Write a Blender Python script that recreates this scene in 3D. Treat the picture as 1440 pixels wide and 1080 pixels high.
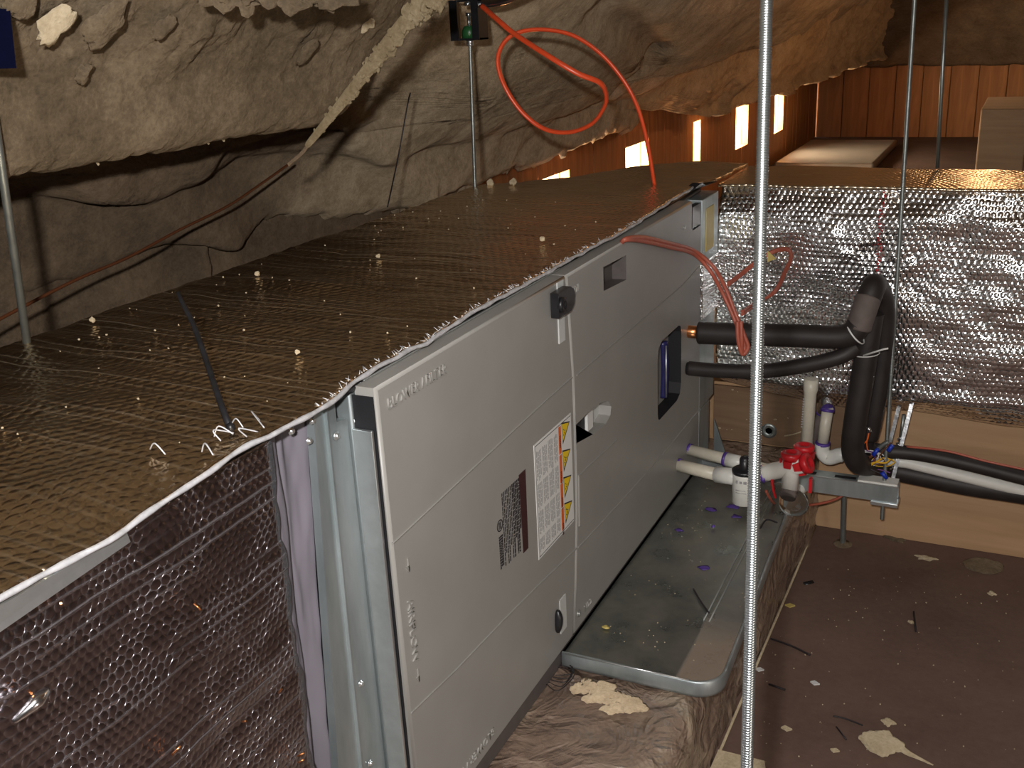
import bpy, bmesh, math, random
import numpy as np
from mathutils import Vector, Matrix
random.seed(7); rng = np.random.default_rng(5)
S = bpy.context.scene
for o in list(bpy.data.objects): bpy.data.objects.remove(o)
PI = math.pi; V = Vector

# ------------------------------------------------------------------ camera
CAM = V((.6, 0, 1.212)); FPX = 1450.0
roll = math.radians(3); pit = math.atan(510 / 1450); yaw = math.radians(26.75)
fh = V((-math.sin(yaw), math.cos(yaw), 0)); rt = V((math.cos(yaw), math.sin(yaw), 0)); UP = V((0, 0, 1))
fwd = fh * math.cos(pit) - UP * math.sin(pit); upc = UP * math.cos(pit) + fh * math.sin(pit)
Rr = rt * math.cos(roll) - upc * math.sin(roll); Uu = upc * math.cos(roll) + rt * math.sin(roll)
cd = bpy.data.cameras.new('camera'); cam = bpy.data.objects.new('camera', cd); S.collection.objects.link(cam)
cd.sensor_width = 36; cd.lens = 36 * FPX / 1440; cd.clip_start = .02; cd.clip_end = 100
m = Matrix((Rr, Uu, -fwd)).transposed().to_4x4(); m.translation = CAM; cam.matrix_world = m
S.camera = cam
# ------------------------------------------------------------------ world, light, exposure
W = bpy.data.worlds.new('daylight'); S.world = W; W.use_nodes = True
wb = W.node_tree.nodes['Background']; wb.inputs[0].default_value = (1.0, .93, .82, 1); wb.inputs[1].default_value = 5.0
S.view_settings.view_transform = 'Standard'; S.view_settings.look = 'None'
S.view_settings.gamma = 1; S.view_settings.exposure = 0.0; S.view_settings.use_curve_mapping = False
# the camera's own flash, just above and left of the lens
fl = bpy.data.lights.new('camera_flash', 'AREA'); fl.shape = 'RECTANGLE'; fl.size = .035; fl.size_y = .022
fl.energy = 19; fl.color = (1.0, .98, .96); fl.spread = math.radians(170)
flo = bpy.data.objects.new('camera_flash', fl); S.collection.objects.link(flo)
fm = m.copy(); fm.translation = CAM - Rr * .055 + Uu * .055 - fwd * .08; flo.matrix_world = fm
# unseen point lights added to brighten the foam, far boards and duct top
def lamp(name, loc, e, col, size):
    l = bpy.data.lights.new(name, 'POINT'); l.energy = e; l.color = col; l.shadow_soft_size = size
    o = bpy.data.objects.new(name, l); o.location = loc; S.collection.objects.link(o); return o
lamp('fill_light', (.42, 6.2, 1.42), 13, (1.0, .56, .27), .06)  # added far fill for the boards, glint for the cross duct's top
lamp('fill_light', (1.1, -.2, 2.42), 20, (1.0, .88, .77), .25)  # added soft fill from above
lamp('low_fill_light', (1.55, .35, .45), 13, (1.0, .88, .76), .12)  # added low fill for the underside of the roof foam

def ray(px, py): return (fwd * FPX + Rr * (px - 720) - Uu * (py - 540)).normalized()
def at(px, py, ax, val):
    d = ray(px, py); return CAM + d * ((val - CAM[ax]) / d[ax])
def atd(px, py, dist): return CAM + ray(px, py) * dist
def atplane(px, py, p0, n):
    d = ray(px, py); return CAM + d * ((V(p0) - CAM).dot(V(n)) / d.dot(V(n)))

# ------------------------------------------------------------------ materials
class NT:
    def __init__(s, name):
        s.m = bpy.data.materials.new(name); s.m.use_nodes = True; s.t = s.m.node_tree; s.n = s.t.nodes; s.b = s.n['Principled BSDF']
    def N(s, typ, **k):
        n = s.n.new(typ)
        for a, v in k.items(): setattr(n, a, v)
        return n
    def L(s, a, b): s.t.links.new(a, b)
    def P(s, **k):
        for a, v in k.items(): s.b.inputs[a.replace('_', ' ')].default_value = v
    def math(s, op, a, b=None, c=None):
        n = s.N('ShaderNodeMath', operation=op)
        for i, v in enumerate((a, b, c)):
            if v is None: continue
            if isinstance(v, (int, float)): n.inputs[i].default_value = v
            else: s.L(v, n.inputs[i])
        return n.outputs[0]
    def vec(s, scale=(1, 1, 1)):
        tc = s.N('ShaderNodeTexCoord'); mp = s.N('ShaderNodeMapping'); mp.inputs['Scale'].default_value = scale
        s.L(tc.outputs['Object'], mp.inputs[0]); return mp.outputs[0]
    def noise(s, vec, scale, detail=4, rough=.55, out='Fac', dist=0):
        n = s.N('ShaderNodeTexNoise'); n.inputs['Scale'].default_value = scale; n.inputs['Detail'].default_value = detail
        n.inputs['Roughness'].default_value = rough; n.inputs['Distortion'].default_value = dist; s.L(vec, n.inputs['Vector']); return n.outputs[out]
    def ramp(s, fac, stops):
        n = s.N('ShaderNodeValToRGB'); r = n.color_ramp
        while len(r.elements) < len(stops): r.elements.new(.5)
        for e, (p, c) in zip(r.elements, stops): e.position = p; e.color = (*c, 1)
        s.L(fac, n.inputs[0]); return n.outputs[0]
    def bump(s, h, strength, dist=.01):
        n = s.N('ShaderNodeBump'); n.inputs['Strength'].default_value = strength; n.inputs['Distance'].default_value = dist
        s.L(h, n.inputs['Height']); s.L(n.outputs[0], s.b.inputs['Normal']); return n
def plain(name, col, rough=.5, metal=0, noise=0, nscale=60, bump=0, **k):
    t = NT(name); t.P(Base_Color=(*col, 1), Roughness=rough, Metallic=metal, **k)
    v = t.vec()
    f = t.noise(v, nscale, 3)
    if noise:
        lo = tuple(c * (1 - noise) for c in col); hi = tuple(min(1, c * (1 + noise)) for c in col)
        t.L(t.ramp(f, [(.3, lo), (.7, hi)]), t.b.inputs['Base Color'])
    if bump: t.bump(f, bump, .002)
    return t.m
def foam_mat(name, a, b, c, shaded=None):
    t = NT(name); v = t.vec()
    f1 = t.noise(v, 7, 6, .6); f2 = t.noise(v, 45, 5, .7); f3 = t.noise(v, 170, 3, .6)
    mix = t.math('ADD', t.math('MULTIPLY', f1, .40), t.math('ADD', t.math('MULTIPLY', f2, .35), t.math('MULTIPLY', f3, .25)))
    t.L(t.ramp(mix, [(.34, a), (.5, b), (.66, c)]), t.b.inputs['Base Color'])
    if shaded:                                                   # bay shade painted in as browner foam where the mesh attribute says
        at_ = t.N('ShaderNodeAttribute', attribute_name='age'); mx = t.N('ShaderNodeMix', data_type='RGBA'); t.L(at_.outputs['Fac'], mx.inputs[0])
        t.L(t.b.inputs['Base Color'].links[0].from_socket, mx.inputs[6]); t.L(t.ramp(mix, list(zip((.34, .5, .66), shaded))), mx.inputs[7]); t.L(mx.outputs[2], t.b.inputs['Base Color'])
    t.P(Roughness=.8); t.b.inputs['Specular IOR Level'].default_value = .25
    if 'Diffuse Roughness' in t.b.inputs: t.b.inputs['Diffuse Roughness'].default_value = 1.0
    h = t.math('ADD', t.math('MULTIPLY', f2, 1.0), t.math('MULTIPLY', f3, .5))
    t.bump(t.math('ADD', t.math('MULTIPLY', f2, .5), t.math('MULTIPLY', f3, .8)), .6, .006); return t.m
def foil_mat(name, uv, pitch=.0145, tint=(.80, .80, .82), rough=.16, strength=1.0, dist=.0022, rib=0, web=0, jitter=.25, dirt=0, wrinkle=.8, ribp=.0245, matte=.35, streak=0, ribw=14, webm=.2, crinkle=0):
    """bubble foil: a hexagonal lattice of domes on axes uv of the object space"""
    t = NT(name); tc = t.N('ShaderNodeTexCoord')
    n0 = t.N('ShaderNodeTexNoise'); n0.inputs['Scale'].default_value = 9; n0.inputs['Detail'].default_value = 3
    t.L(tc.outputs['Object'], n0.inputs['Vector'])
    sc = t.N('ShaderNodeVectorMath', operation='MULTIPLY_ADD'); t.L(n0.outputs['Color'], sc.inputs[0])
    sc.inputs[1].default_value = (jitter * .1,) * 3; t.L(tc.outputs['Object'], sc.inputs[2])
    sep = t.N('ShaderNodeSeparateXYZ'); t.L(sc.outputs[0], sep.inputs[0])
    U = t.math('DIVIDE', sep.outputs[uv[0]], pitch); Vv = t.math('DIVIDE', sep.outputs[uv[1]], pitch * 1.732)
    def cell(off):
        a = t.math('SUBTRACT', t.math('FRACT', t.math('ADD', U, off)), .5)
        b = t.math('MULTIPLY', t.math('SUBTRACT', t.math('FRACT', t.math('ADD', Vv, off)), .5), 1.732)
        return t.math('SQRT', t.math('ADD', t.math('MULTIPLY', a, a), t.math('MULTIPLY', b, b)))
    d = t.math('MINIMUM', cell(0), cell(.5))                    # 0 at a bubble's middle, about .5 at its rim
    q = t.math('DIVIDE', d, .47); q = t.math('MINIMUM', q, 1)
    dome = t.math('SUBTRACT', 1, t.math('MULTIPLY', q, q))
    v = t.vec()
    wr = t.math('ADD', t.noise(v, 26, 2, .5, dist=.4), t.math('MULTIPLY', t.noise(v, 130, 2, .5), crinkle))
    h = t.math('ADD', t.math('MULTIPLY', dome, strength), t.math('MULTIPLY', wr, wrinkle))
    mask = None
    if streak:
        ss = [5, 5, 5]; ss[uv[1]] = 42; st_ = t.noise(t.vec(tuple(ss)), 1, 3, .6); h = t.math('ADD', h, t.math('MULTIPLY', st_, streak))
    if rib:
        so = t.N('ShaderNodeSeparateXYZ'); ro = t.N('ShaderNodeVectorMath', operation='MULTIPLY_ADD'); t.L(n0.outputs['Color'], ro.inputs[0])
        ro.inputs[1].default_value = (.014,) * 3; t.L(tc.outputs['Object'], ro.inputs[2]); t.L(ro.outputs[0], so.inputs[0])
        rv = t.math('ABSOLUTE', t.math('SINE', t.math('MULTIPLY', so.outputs[uv[1]], PI / ribp)))
        rv = t.math('POWER', rv, ribw)
        ss = [2.2, 2.2, 2.2]; ss[uv[1]] = 26; br = t.noise(t.vec(tuple(ss)), 1, 3)
        br = t.math('MAXIMUM', 0, t.math('MINIMUM', 1, t.math('MULTIPLY', t.math('SUBTRACT', br, .44), 5))); br = t.math('MULTIPLY', rv, br)
        h = t.math('ADD', h, t.math('MULTIPLY', br, rib)); mask = t.math('MULTIPLY', br, matte)
    if web:                                                    # raised welds around each bubble
        e = t.math('MINIMUM', t.math('MAXIMUM', t.math('MULTIPLY', t.math('SUBTRACT', d, .465), 40), 0), 1)
        n3 = t.noise(t.vec(), 22, 4, .6); e = t.math('MULTIPLY', e, t.math('MINIMUM', 1, t.math('MAXIMUM', 0, t.math('MULTIPLY', t.math('SUBTRACT', n3, .46), 8))))
        h = t.math('ADD', h, t.math('MULTIPLY', e, web)); e = t.math('MULTIPLY', e, webm); mask = t.math('MAXIMUM', mask, e) if mask else e
    t.bump(h, 1.0, dist)
    t.P(Metallic=1.0, Roughness=rough, Base_Color=(*tint, 1))
    if mask:
        mask = t.math('MINIMUM', mask, 1)
        t.L(t.math('ADD', t.math('MULTIPLY', mask, .35), rough), t.b.inputs['Roughness'])
        t.L(t.math('SUBTRACT', 1, mask), t.b.inputs['Metallic'])
    if dirt:
        f = t.noise(v, 12, 5, .7); t.L(t.ramp(f, [(.42, tint), (.75, tuple(c * (1 - dirt) for c in tint))]), t.b.inputs['Base Color'])
    return t.m
def wood_mat(name, a, b, axis=2, scale=14, rough=.7):
    t = NT(name); s = [scale] * 3; s[axis] = scale * .09; v = t.vec(tuple(s))
    f = t.noise(v, 1.2, 6, .6, dist=1.2); g = t.noise(t.vec(), 2.3, 2)
    x = t.math('ADD', t.math('MULTIPLY', f, .7), t.math('MULTIPLY', g, .3))
    t.L(t.ramp(x, [(.32, a), (.68, b)]), t.b.inputs['Base Color']); t.P(Roughness=rough)
    t.bump(f, .25, .003); return t.m
M = {}
M['foam'] = foam_mat('spray_foam', (.060, .043, .026), (.130, .095, .059), (.23, .175, .115))
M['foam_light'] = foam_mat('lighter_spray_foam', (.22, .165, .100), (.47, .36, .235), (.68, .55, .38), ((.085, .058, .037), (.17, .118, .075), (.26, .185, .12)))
M['foam_dark'] = foam_mat('dark_spray_foam', (.085, .058, .037), (.17, .118, .075), (.26, .185, .12))  # same dark tone as the shade painted into the near bay
M['foam_warm'] = foam_mat('amber_spray_foam', (.30, .19, .10), (.55, .38, .21), (.70, .52, .31))
M['foam_pale'] = foam_mat('pale_fresh_foam', (.30, .235, .15), (.46, .375, .25), (.60, .51, .36))
M['foam_crust'] = foam_mat('yellowish_crust_foam', (.12, .085, .045), (.22, .17, .10), (.34, .28, .18))
M['board'] = wood_mat('cedar_board', (.34, .145, .055), (.60, .29, .12), 2)
M['board2'] = wood_mat('light_board', (.42, .25, .13), (.58, .38, .22), 0, 18)
M['beam'] = wood_mat('engineered_beam', (.40, .235, .12), (.54, .34, .19), 0, 16)
M['foil_top'] = foil_mat('bubble_foil_top', (0, 1), .0145, (.86, .70, .50), .24, .9, .0010, rib=.8, dirt=.2, wrinkle=1.0, ribp=.0185, matte=.12, jitter=.3, ribw=20, crinkle=.55)  # silver foil; the bronze tint paints in the reflected foam
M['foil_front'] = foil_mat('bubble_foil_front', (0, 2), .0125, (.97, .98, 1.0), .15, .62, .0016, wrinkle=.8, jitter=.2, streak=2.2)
M['foil_side'] = foil_mat('bubble_foil_side', (1, 2), .0095, (.40, .37, .40), .22, .5, .0010, rib=1.5, web=.5, jitter=.35, ribp=.0165, wrinkle=1.2, matte=.22, ribw=36, webm=.13, streak=.5)  # dark purplish tint paints in the dim attic this silver foil mirrors
M['foil_far'] = foil_mat('bubble_foil_far', (0, 1), .0145, (.70, .60, .52), .26, .7, .0014)
M['foil_edge'] = plain('cut_foil_edge', (.62, .62, .64), .4, .35, .2, 90, .3)
M['foil_tape'] = plain('foil_tape', (.82, .83, .85), .22, 1, .1, 40, .4)
t = NT('galvanised_steel'); v = t.vec((1, 1, .25)); f = t.noise(v, 22, 5, .6); g = t.noise(t.vec(), 70, 2)
t.L(t.ramp(f, [(.3, (.32, .37, .38)), (.7, (.52, .57, .58))]), t.b.inputs['Base Color']); t.P(Metallic=.75, Roughness=.42); t.bump(g, .06, .002); M['galv'] = t.m
M['galv_edge'] = plain('bright_cut_steel', (.75, .79, .80), .3, .9, .06)
t = NT('dusty_galvanised_pan'); v = t.vec(); f = t.noise(v, 14, 5, .65); g = t.noise(v, 120, 2)
t.L(t.ramp(f, [(.35, (.23, .25, .23)), (.62, (.36, .36, .32)), (.8, (.42, .36, .28))]), t.b.inputs['Base Color'])
t.L(t.ramp(f, [(.3, (.22,) * 3), (.75, (.5,) * 3)]), t.b.inputs['Roughness']); sp = t.N('ShaderNodeSeparateXYZ'); t.L(t.vec(), sp.inputs[0])
mx = t.math('MINIMUM', t.math('MULTIPLY', t.math('SUBTRACT', sp.outputs[0], .184), 120), t.math('MULTIPLY', t.math('SUBTRACT', 1.60, sp.outputs[1]), 8))
mx = t.math('MAXIMUM', t.math('MINIMUM', t.math('SUBTRACT', mx, t.math('MULTIPLY', f, .9)), .85), 0)   # tan dust settled on the flange corner
mixn = t.N('ShaderNodeMix', data_type='RGBA'); t.L(mx, mixn.inputs[0]); cl_ = t.b.inputs['Base Color'].links[0].from_socket
t.L(cl_, mixn.inputs[6]); mixn.inputs[7].default_value = (.26, .19, .14, 1); t.L(mixn.outputs[2], t.b.inputs['Base Color'])
t.L(t.math('SUBTRACT', .85, mx), t.b.inputs['Metallic']); t.bump(g, .05, .002); M['pan'] = t.m
M['pan_dust'] = plain('tan_dust_on_steel', (.36, .27, .20), .8, .1, .35, 40, .1)
M['paint'] = plain('grey_painted_door', (.30, .29, .27), .42, 0, .045, 9, .02)
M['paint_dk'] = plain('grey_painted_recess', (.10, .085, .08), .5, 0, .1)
M['paint_lt'] = plain('pale_grey_paint', (.55, .56, .54), .45, 0, .04)
M['black'] = plain('black_plastic', (.012, .012, .014), .35, 0, .3)
M['hole'] = plain('dark_opening', (.008, .008, .01), .6)
M['navy'] = plain('navy_painted_steel', (.0004, .0014, .014), .9, 0, .1)
M['navy'].node_tree.nodes['Principled BSDF'].inputs['Specular IOR Level'].default_value = .1
M['navyglow'] = plain('dark_blue_plastic', (.02, .02, .09), .3, 0, .2)
M['rubber'] = plain('black_foam_rubber', (.022, .017, .016), .55, 0, .25, 30, .06)
M['rubber_pale'] = plain('pale_foam_rubber', (.12, .095, .085), .75, 0, .2, 30, .06)  # paler rubber; paints light onto the suction line's rising segment
M['canvas'] = plain('grey_vinyl_fabric', (.145, .132, .155), .62, 0, .06, 12, .02)
M['steelrod'] = plain('zinc_threaded_rod', (.60, .66, .68), .28, .95, .1)
M['rod_dull'] = plain('dull_zinc_rod', (.30, .33, .32), .4, .8, .15)
M['orange'] = plain('orange_cable_jacket', (.78, .085, .025), .3, 0, .05)
M['redwire'] = plain('brown_red_cable', (.42, .105, .065), .42, 0, .1)
M['copper'] = plain('copper_pipe', (.85, .35, .14), .28, 1, .1)
M['pvc'] = plain('white_pvc', (.74, .73, .68), .32, 0, .03)
M['pvc_old'] = plain('cream_pvc', (.66, .61, .50), .38, 0, .05)
M['primer'] = plain('purple_primer', (.09, .045, .28), .4, 0, .3)
M['red'] = plain('red_plastic', (.52, .012, .018), .35, 0, .1)
M['white'] = plain('white_label_paper', (.72, .72, .70), .35)
M['ink'] = plain('black_ink', (.02, .016, .018), .5)
M['inkgrey'] = plain('grey_print', (.32, .31, .31), .5)
M['maroon'] = plain('dark_maroon_ink', (.045, .014, .016), .4)
M['orangeink'] = plain('orange_ink', (.70, .13, .02), .4)
M['yellow'] = plain('yellow_ink', (.82, .56, .01), .4)
M['yellowtag'] = plain('pale_yellow_tag', (.55, .43, .13), .5, 0, .08)
M['film'] = None
t = NT('film_wrapped_board'); v = t.vec(); f = t.noise(v, 6, 6, .65, dist=1.0); wv = t.noise(v, 20, 5, .65, dist=2.2)
t.L(t.ramp(f, [(.28, (.13, .085, .062)), (.5, (.25, .175, .13)), (.72, (.38, .30, .21))]), t.b.inputs['Base Color'])
t.P(Roughness=.45); t.b.inputs['Coat Weight'].default_value = 1; t.b.inputs['Coat Roughness'].default_value = .12
wv = t.math('ADD', t.math('MULTIPLY', t.math('ABSOLUTE', t.math('SUBTRACT', t.noise(v, 9, 3, .5, dist=1.5), .5)), -3.5), t.math('MULTIPLY', wv, .5)); b = t.bump(wv, .9, .010); t.L(b.outputs[0], t.b.inputs['Coat Normal']); M['film'] = t.m
t = NT('brown_floor_paper'); v = t.vec(); f = t.noise(v, 3, 6, .65); g = t.noise(v, 60, 4, .7)
x = t.math('ADD', t.math('MULTIPLY', f, .7), t.math('MULTIPLY', g, .3))
t.L(t.ramp(x, [(.35, (.115, .068, .052)), (.65, (.185, .115, .088))]), t.b.inputs['Base Color']); t.P(Roughness=.8); t.bump(g, .25, .003); M['floor'] = t.m
t = NT('clear_plastic'); t.P(Base_Color=(.93, .95, .95, 1), Roughness=.04, IOR=1.12); t.b.inputs['Transmission Weight'].default_value = 1; M['clear'] = t.m
M['tie_white'] = plain('white_nylon', (.72, .72, .70), .35)
M['green'] = plain('green_neoprene', (.02, .10, .03), .35)
M['bluenut'] = plain('blue_wire_nut', (.01, .04, .42), .4)
for nm, c in dict(w_white=(.7, .7, .68), w_yellow=(.75, .42, .02), w_orange=(.8, .14, .02), w_purple=(.16, .04, .2), w_brown=(.15, .05, .02)).items(): M[nm] = plain(nm[2:] + '_wire', c, .4)

# ------------------------------------------------------------------ mesh builder
class MB:
    def __init__(s): s.b = bmesh.new(); s.mats = []; s.cur = 0
    def mat(s, m):
        if m not in s.mats: s.mats.append(m)
        s.cur = s.mats.index(m); return s
    def face(s, vs, smooth=False):
        try: f = s.b.faces.new(vs)
        except ValueError: return None
        f.material_index = s.cur; f.smooth = smooth; return f
    def hexa(s, p):                                             # 8 points: bottom 4, top 4
        v = [s.b.verts.new(q) for q in p]
        for i in ((3, 2, 1, 0), (4, 5, 6, 7), (0, 1, 5, 4), (1, 2, 6, 5), (2, 3, 7, 6), (3, 0, 4, 7)): s.face([v[k] for k in i])
        return s
    def box(s, a, b, bev=0):
        x0, y0, z0 = a; x1, y1, z1 = b; n = len(s.b.faces)
        s.hexa([(x0, y0, z0), (x1, y0, z0), (x1, y1, z0), (x0, y1, z0), (x0, y0, z1), (x1, y0, z1), (x1, y1, z1), (x0, y1, z1)])
        if bev:
            s.b.faces.ensure_lookup_table(); fs = s.b.faces[n:]; es = list({e for f in fs for e in f.edges})
            r = bmesh.ops.bevel(s.b, geom=es, offset=bev, segments=2, profile=.6, affect='EDGES')
            for f in r['faces']: f.material_index = s.cur; f.smooth = True
        return s
    def prism(s, poly, off):                                    # poly: 3D points, off: extrusion vector
        a = [s.b.verts.new(p) for p in poly]; c = [s.b.verts.new(V(p) + V(off)) for p in poly]; n = len(a)
        s.face(a[::-1]); s.face(c)
        for i in range(n): s.face([a[i], a[(i + 1) % n], c[(i + 1) % n], c[i]])
        return s
    def tube(s, pts, r, seg=12, smooth=True, res=6, caps=True, flat=1.0):
        pts = [V(p) for p in pts]
        if smooth and len(pts) > 2:
            q = []
            for i in range(len(pts) - 1):
                p0 = pts[max(i - 1, 0)]; p1 = pts[i]; p2 = pts[i + 1]; p3 = pts[min(i + 2, len(pts) - 1)]
                for k in range(res):
                    t = k / res
                    q.append(.5 * ((2 * p1) + (p2 - p0) * t + (2 * p0 - 5 * p1 + 4 * p2 - p3) * t * t + (3 * p1 - p0 - 3 * p2 + p3) * t ** 3))
            q.append(pts[-1]); pts = q
        n = len(pts); rr = r if callable(r) else (lambda t: r)
        tan = [(pts[min(i + 1, n - 1)] - pts[max(i - 1, 0)]).normalized() for i in range(n)]
        u = tan[0].orthogonal().normalized(); rings = []
        for i in range(n):
            u = (u - tan[i] * u.dot(tan[i])).normalized(); w = tan[i].cross(u); R = rr(i / (n - 1))
            rings.append([s.b.verts.new(pts[i] + (u * math.cos(2 * PI * k / seg) + w * math.sin(2 * PI * k / seg) * flat) * R) for k in range(seg)])
        for i in range(n - 1):
            for k in range(seg): s.face([rings[i][k], rings[i][(k + 1) % seg], rings[i + 1][(k + 1) % seg], rings[i + 1][k]], True)
        if caps: s.face(rings[0][::-1]); s.face(rings[-1])
        return s
    def cyl(s, a, b, r, seg=20, r2=None):
        return s.tube([a, b], (lambda t: r + ((r2 if r2 is not None else r) - r) * t), seg, False)
    def lathe(s, a, b, prof, seg=24):                           # prof: (t along a-b in metres, radius)
        a = V(a); d = (V(b) - a).normalized(); u = d.orthogonal().normalized(); w = d.cross(u); rings = []
        for h, r in prof: rings.append([s.b.verts.new(a + d * h + (u * math.cos(2 * PI * k / seg) + w * math.sin(2 * PI * k / seg)) * max(r, 1e-5)) for k in range(seg)])
        for i in range(len(rings) - 1):
            for k in range(seg): s.face([rings[i][k], rings[i][(k + 1) % seg], rings[i + 1][(k + 1) % seg], rings[i + 1][k]], True)
        s.face(rings[0][::-1]); s.face(rings[-1]); return s
    def blob(s, c, r, sub=2, amp=.3, sq=(1, 1, 1)):
        r0 = bmesh.ops.create_icosphere(s.b, subdivisions=sub, radius=1)
        ph = [random.uniform(0, 6) for _ in range(6)]
        for vv in r0['verts']:
            p = vv.co; k = 1 + amp * (math.sin(p.x * 3.1 + ph[0]) * math.sin(p.y * 3.7 + ph[1]) + .6 * math.sin(p.z * 6.3 + ph[2]) * math.sin(p.x * 7 + ph[3]) + .4 * random.uniform(-1, 1))
            vv.co = V(c) + V((p.x * sq[0], p.y * sq[1], p.z * sq[2])) * r * k
        for f in {f for vv in r0['verts'] for f in vv.link_faces}: f.material_index = s.cur; f.smooth = True
        return s
    def plate(s, outline, holes, x0, x1):
        """a sheet in the y-z plane with holes, between x0 (back) and x1 (front)"""
        ed = []; loops = []
        for lp in [outline] + holes:
            vs = [s.b.verts.new((x1, y, z)) for y, z in lp]; loops.append(vs)
            ed += [s.b.edges.new((vs[i], vs[(i + 1) % len(vs)])) for i in range(len(vs))]
        r = bmesh.ops.triangle_fill(s.b, use_beauty=True, use_dissolve=False, edges=ed, normal=(1, 0, 0))
        for f in [g for g in r['geom'] if isinstance(g, bmesh.types.BMFace)]: f.material_index = s.cur
        for vs in loops:
            bk = [s.b.verts.new((x0, v_.co.y, v_.co.z)) for v_ in vs]; n = len(vs)
            for i in range(n): s.face([vs[i], vs[(i + 1) % n], bk[(i + 1) % n], bk[i]])
        return s
    def make(s, name, mat=None, parent=None, origin=None):
        if mat is not None and not s.mats: s.mats = [mat]
        me = bpy.data.meshes.new(name); 
        bmesh.ops.recalc_face_normals(s.b, faces=s.b.faces)
        s.b.to_mesh(me); s.b.free()
        for q in s.mats: me.materials.append(q)
        return link(name, me, parent)
def link(name, me, parent=None):
    o = bpy.data.objects.new(name, me); S.collection.objects.link(o)
    if parent: o.parent = parent; o.matrix_parent_inverse = parent.matrix_world.inverted()
    return o
def tag(o, label=None, cat=None, group=None, kind=None):
    if label: o['label'] = label
    if cat: o['category'] = cat
    if group: o['group'] = group
    if kind: o['kind'] = kind
    return o
def thing(name, label, cat, loc=(0, 0, 0), group=None):
    o = bpy.data.objects.new(name, None); o.empty_display_size = .05; o.location = loc; S.collection.objects.link(o)
    o.matrix_world = Matrix.Translation(loc); return tag(o, label, cat, group)
def struct(o): o['kind'] = 'structure'; return o
def text_mesh(body, size, depth):
    cu = bpy.data.curves.new('lettering', 'FONT'); cu.body = body; cu.size = size; cu.extrude = depth; cu.align_x = 'LEFT'; cu.resolution_u = 2
    o = bpy.data.objects.new('tmp', cu); S.collection.objects.link(o); bpy.context.view_layer.update()
    me = bpy.data.meshes.new_from_object(o.evaluated_get(bpy.context.evaluated_depsgraph_get())); bpy.data.objects.remove(o); bpy.data.curves.remove(cu); return me
def text_on_door(name, body, y, z, size, mat, parent, ang=0, wid=1.0, x=0.0, depth=.0012):
    me = text_mesh(body, size, depth); c, s_ = math.cos(ang), math.sin(ang)
    for v_ in me.vertices:
        a, b_, d = v_.co.x * wid, v_.co.y, v_.co.z
        v_.co = (x + d, y + a * c - b_ * s_, z + a * s_ + b_ * c)
    me.materials.clear(); me.materials.append(mat); return link(name, me, parent)

# ---- numpy noise for the foam
def _h(ix, iy, seed):
    n = (ix * 374761393 + iy * 668265263 + seed * 1442695041) & 0x7fffffff
    n = ((n ^ (n >> 13)) * 1274126177) & 0x7fffffff
    return ((n ^ (n >> 16)) & 0xffff) / 32767.5 - 1
def vn(x, y, seed=0):
    ix = np.floor(x).astype(np.int64); iy = np.floor(y).astype(np.int64); fx = x - ix; fy = y - iy
    fx = fx * fx * (3 - 2 * fx); fy = fy * fy * (3 - 2 * fy)
    a = _h(ix, iy, seed); b = _h(ix + 1, iy, seed); c = _h(ix, iy + 1, seed); d = _h(ix + 1, iy + 1, seed)
    return (a * (1 - fx) + b * fx) * (1 - fy) + (c * (1 - fx) + d * fx) * fy
def fbm(x, y, o=5, seed=0, g=.55):
    t = 0; a = 1; 
    for i in range(o): t = t + a * vn(x * 2 ** i, y * 2 ** i, seed + i * 17); a *= g
    return t
def sheet(name, base, nrm, disp, mat, parent=None, thick=.05):
    """base: (nu,nv,3) array, nrm: (3,) or array, disp: (nu,nv) along nrm; a closed slab"""
    nu, nv = base.shape[:2]; nrm = np.array(nrm, float); F = base + nrm * disp[..., None]; Bk = F - nrm * thick
    vs = np.concatenate([F.reshape(-1, 3), Bk.reshape(-1, 3)]); o = nu * nv
    i = np.arange(nu - 1)[:, None] * nv + np.arange(nv - 1)[None, :]; i = i.ravel()
    f = np.stack([i, i + 1, i + nv + 1, i + nv], 1); fb = f[:, ::-1] + o; ring = []
    e = [k * nv for k in range(nu)] + [(nu - 1) * nv + k for k in range(1, nv)] + [(nu - 1 - k) * nv + nv - 1 for k in range(1, nu)] + [nv - 1 - k for k in range(1, nv - 1)]
    for k in range(len(e)): a, b = e[k], e[(k + 1) % len(e)]; ring.append((a, b, b + o, a + o))
    me = bpy.data.meshes.new(name); me.from_pydata(vs.tolist(), [], np.concatenate([f, fb, np.array(ring)]).tolist())
    me.polygons.foreach_set('use_smooth', [True] * len(me.polygons)); me.materials.append(mat); me.update()
    bm = bmesh.new(); bm.from_mesh(me); bmesh.ops.recalc_face_normals(bm, faces=bm.faces); bm.to_mesh(me); bm.free()
    return link(name, me, parent)

# ================================================================== THE ROOM
floor = struct(MB().box((-1.4, -3, -.05), (3.4, 10.6, 0)).make('floor', M['floor']))
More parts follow.
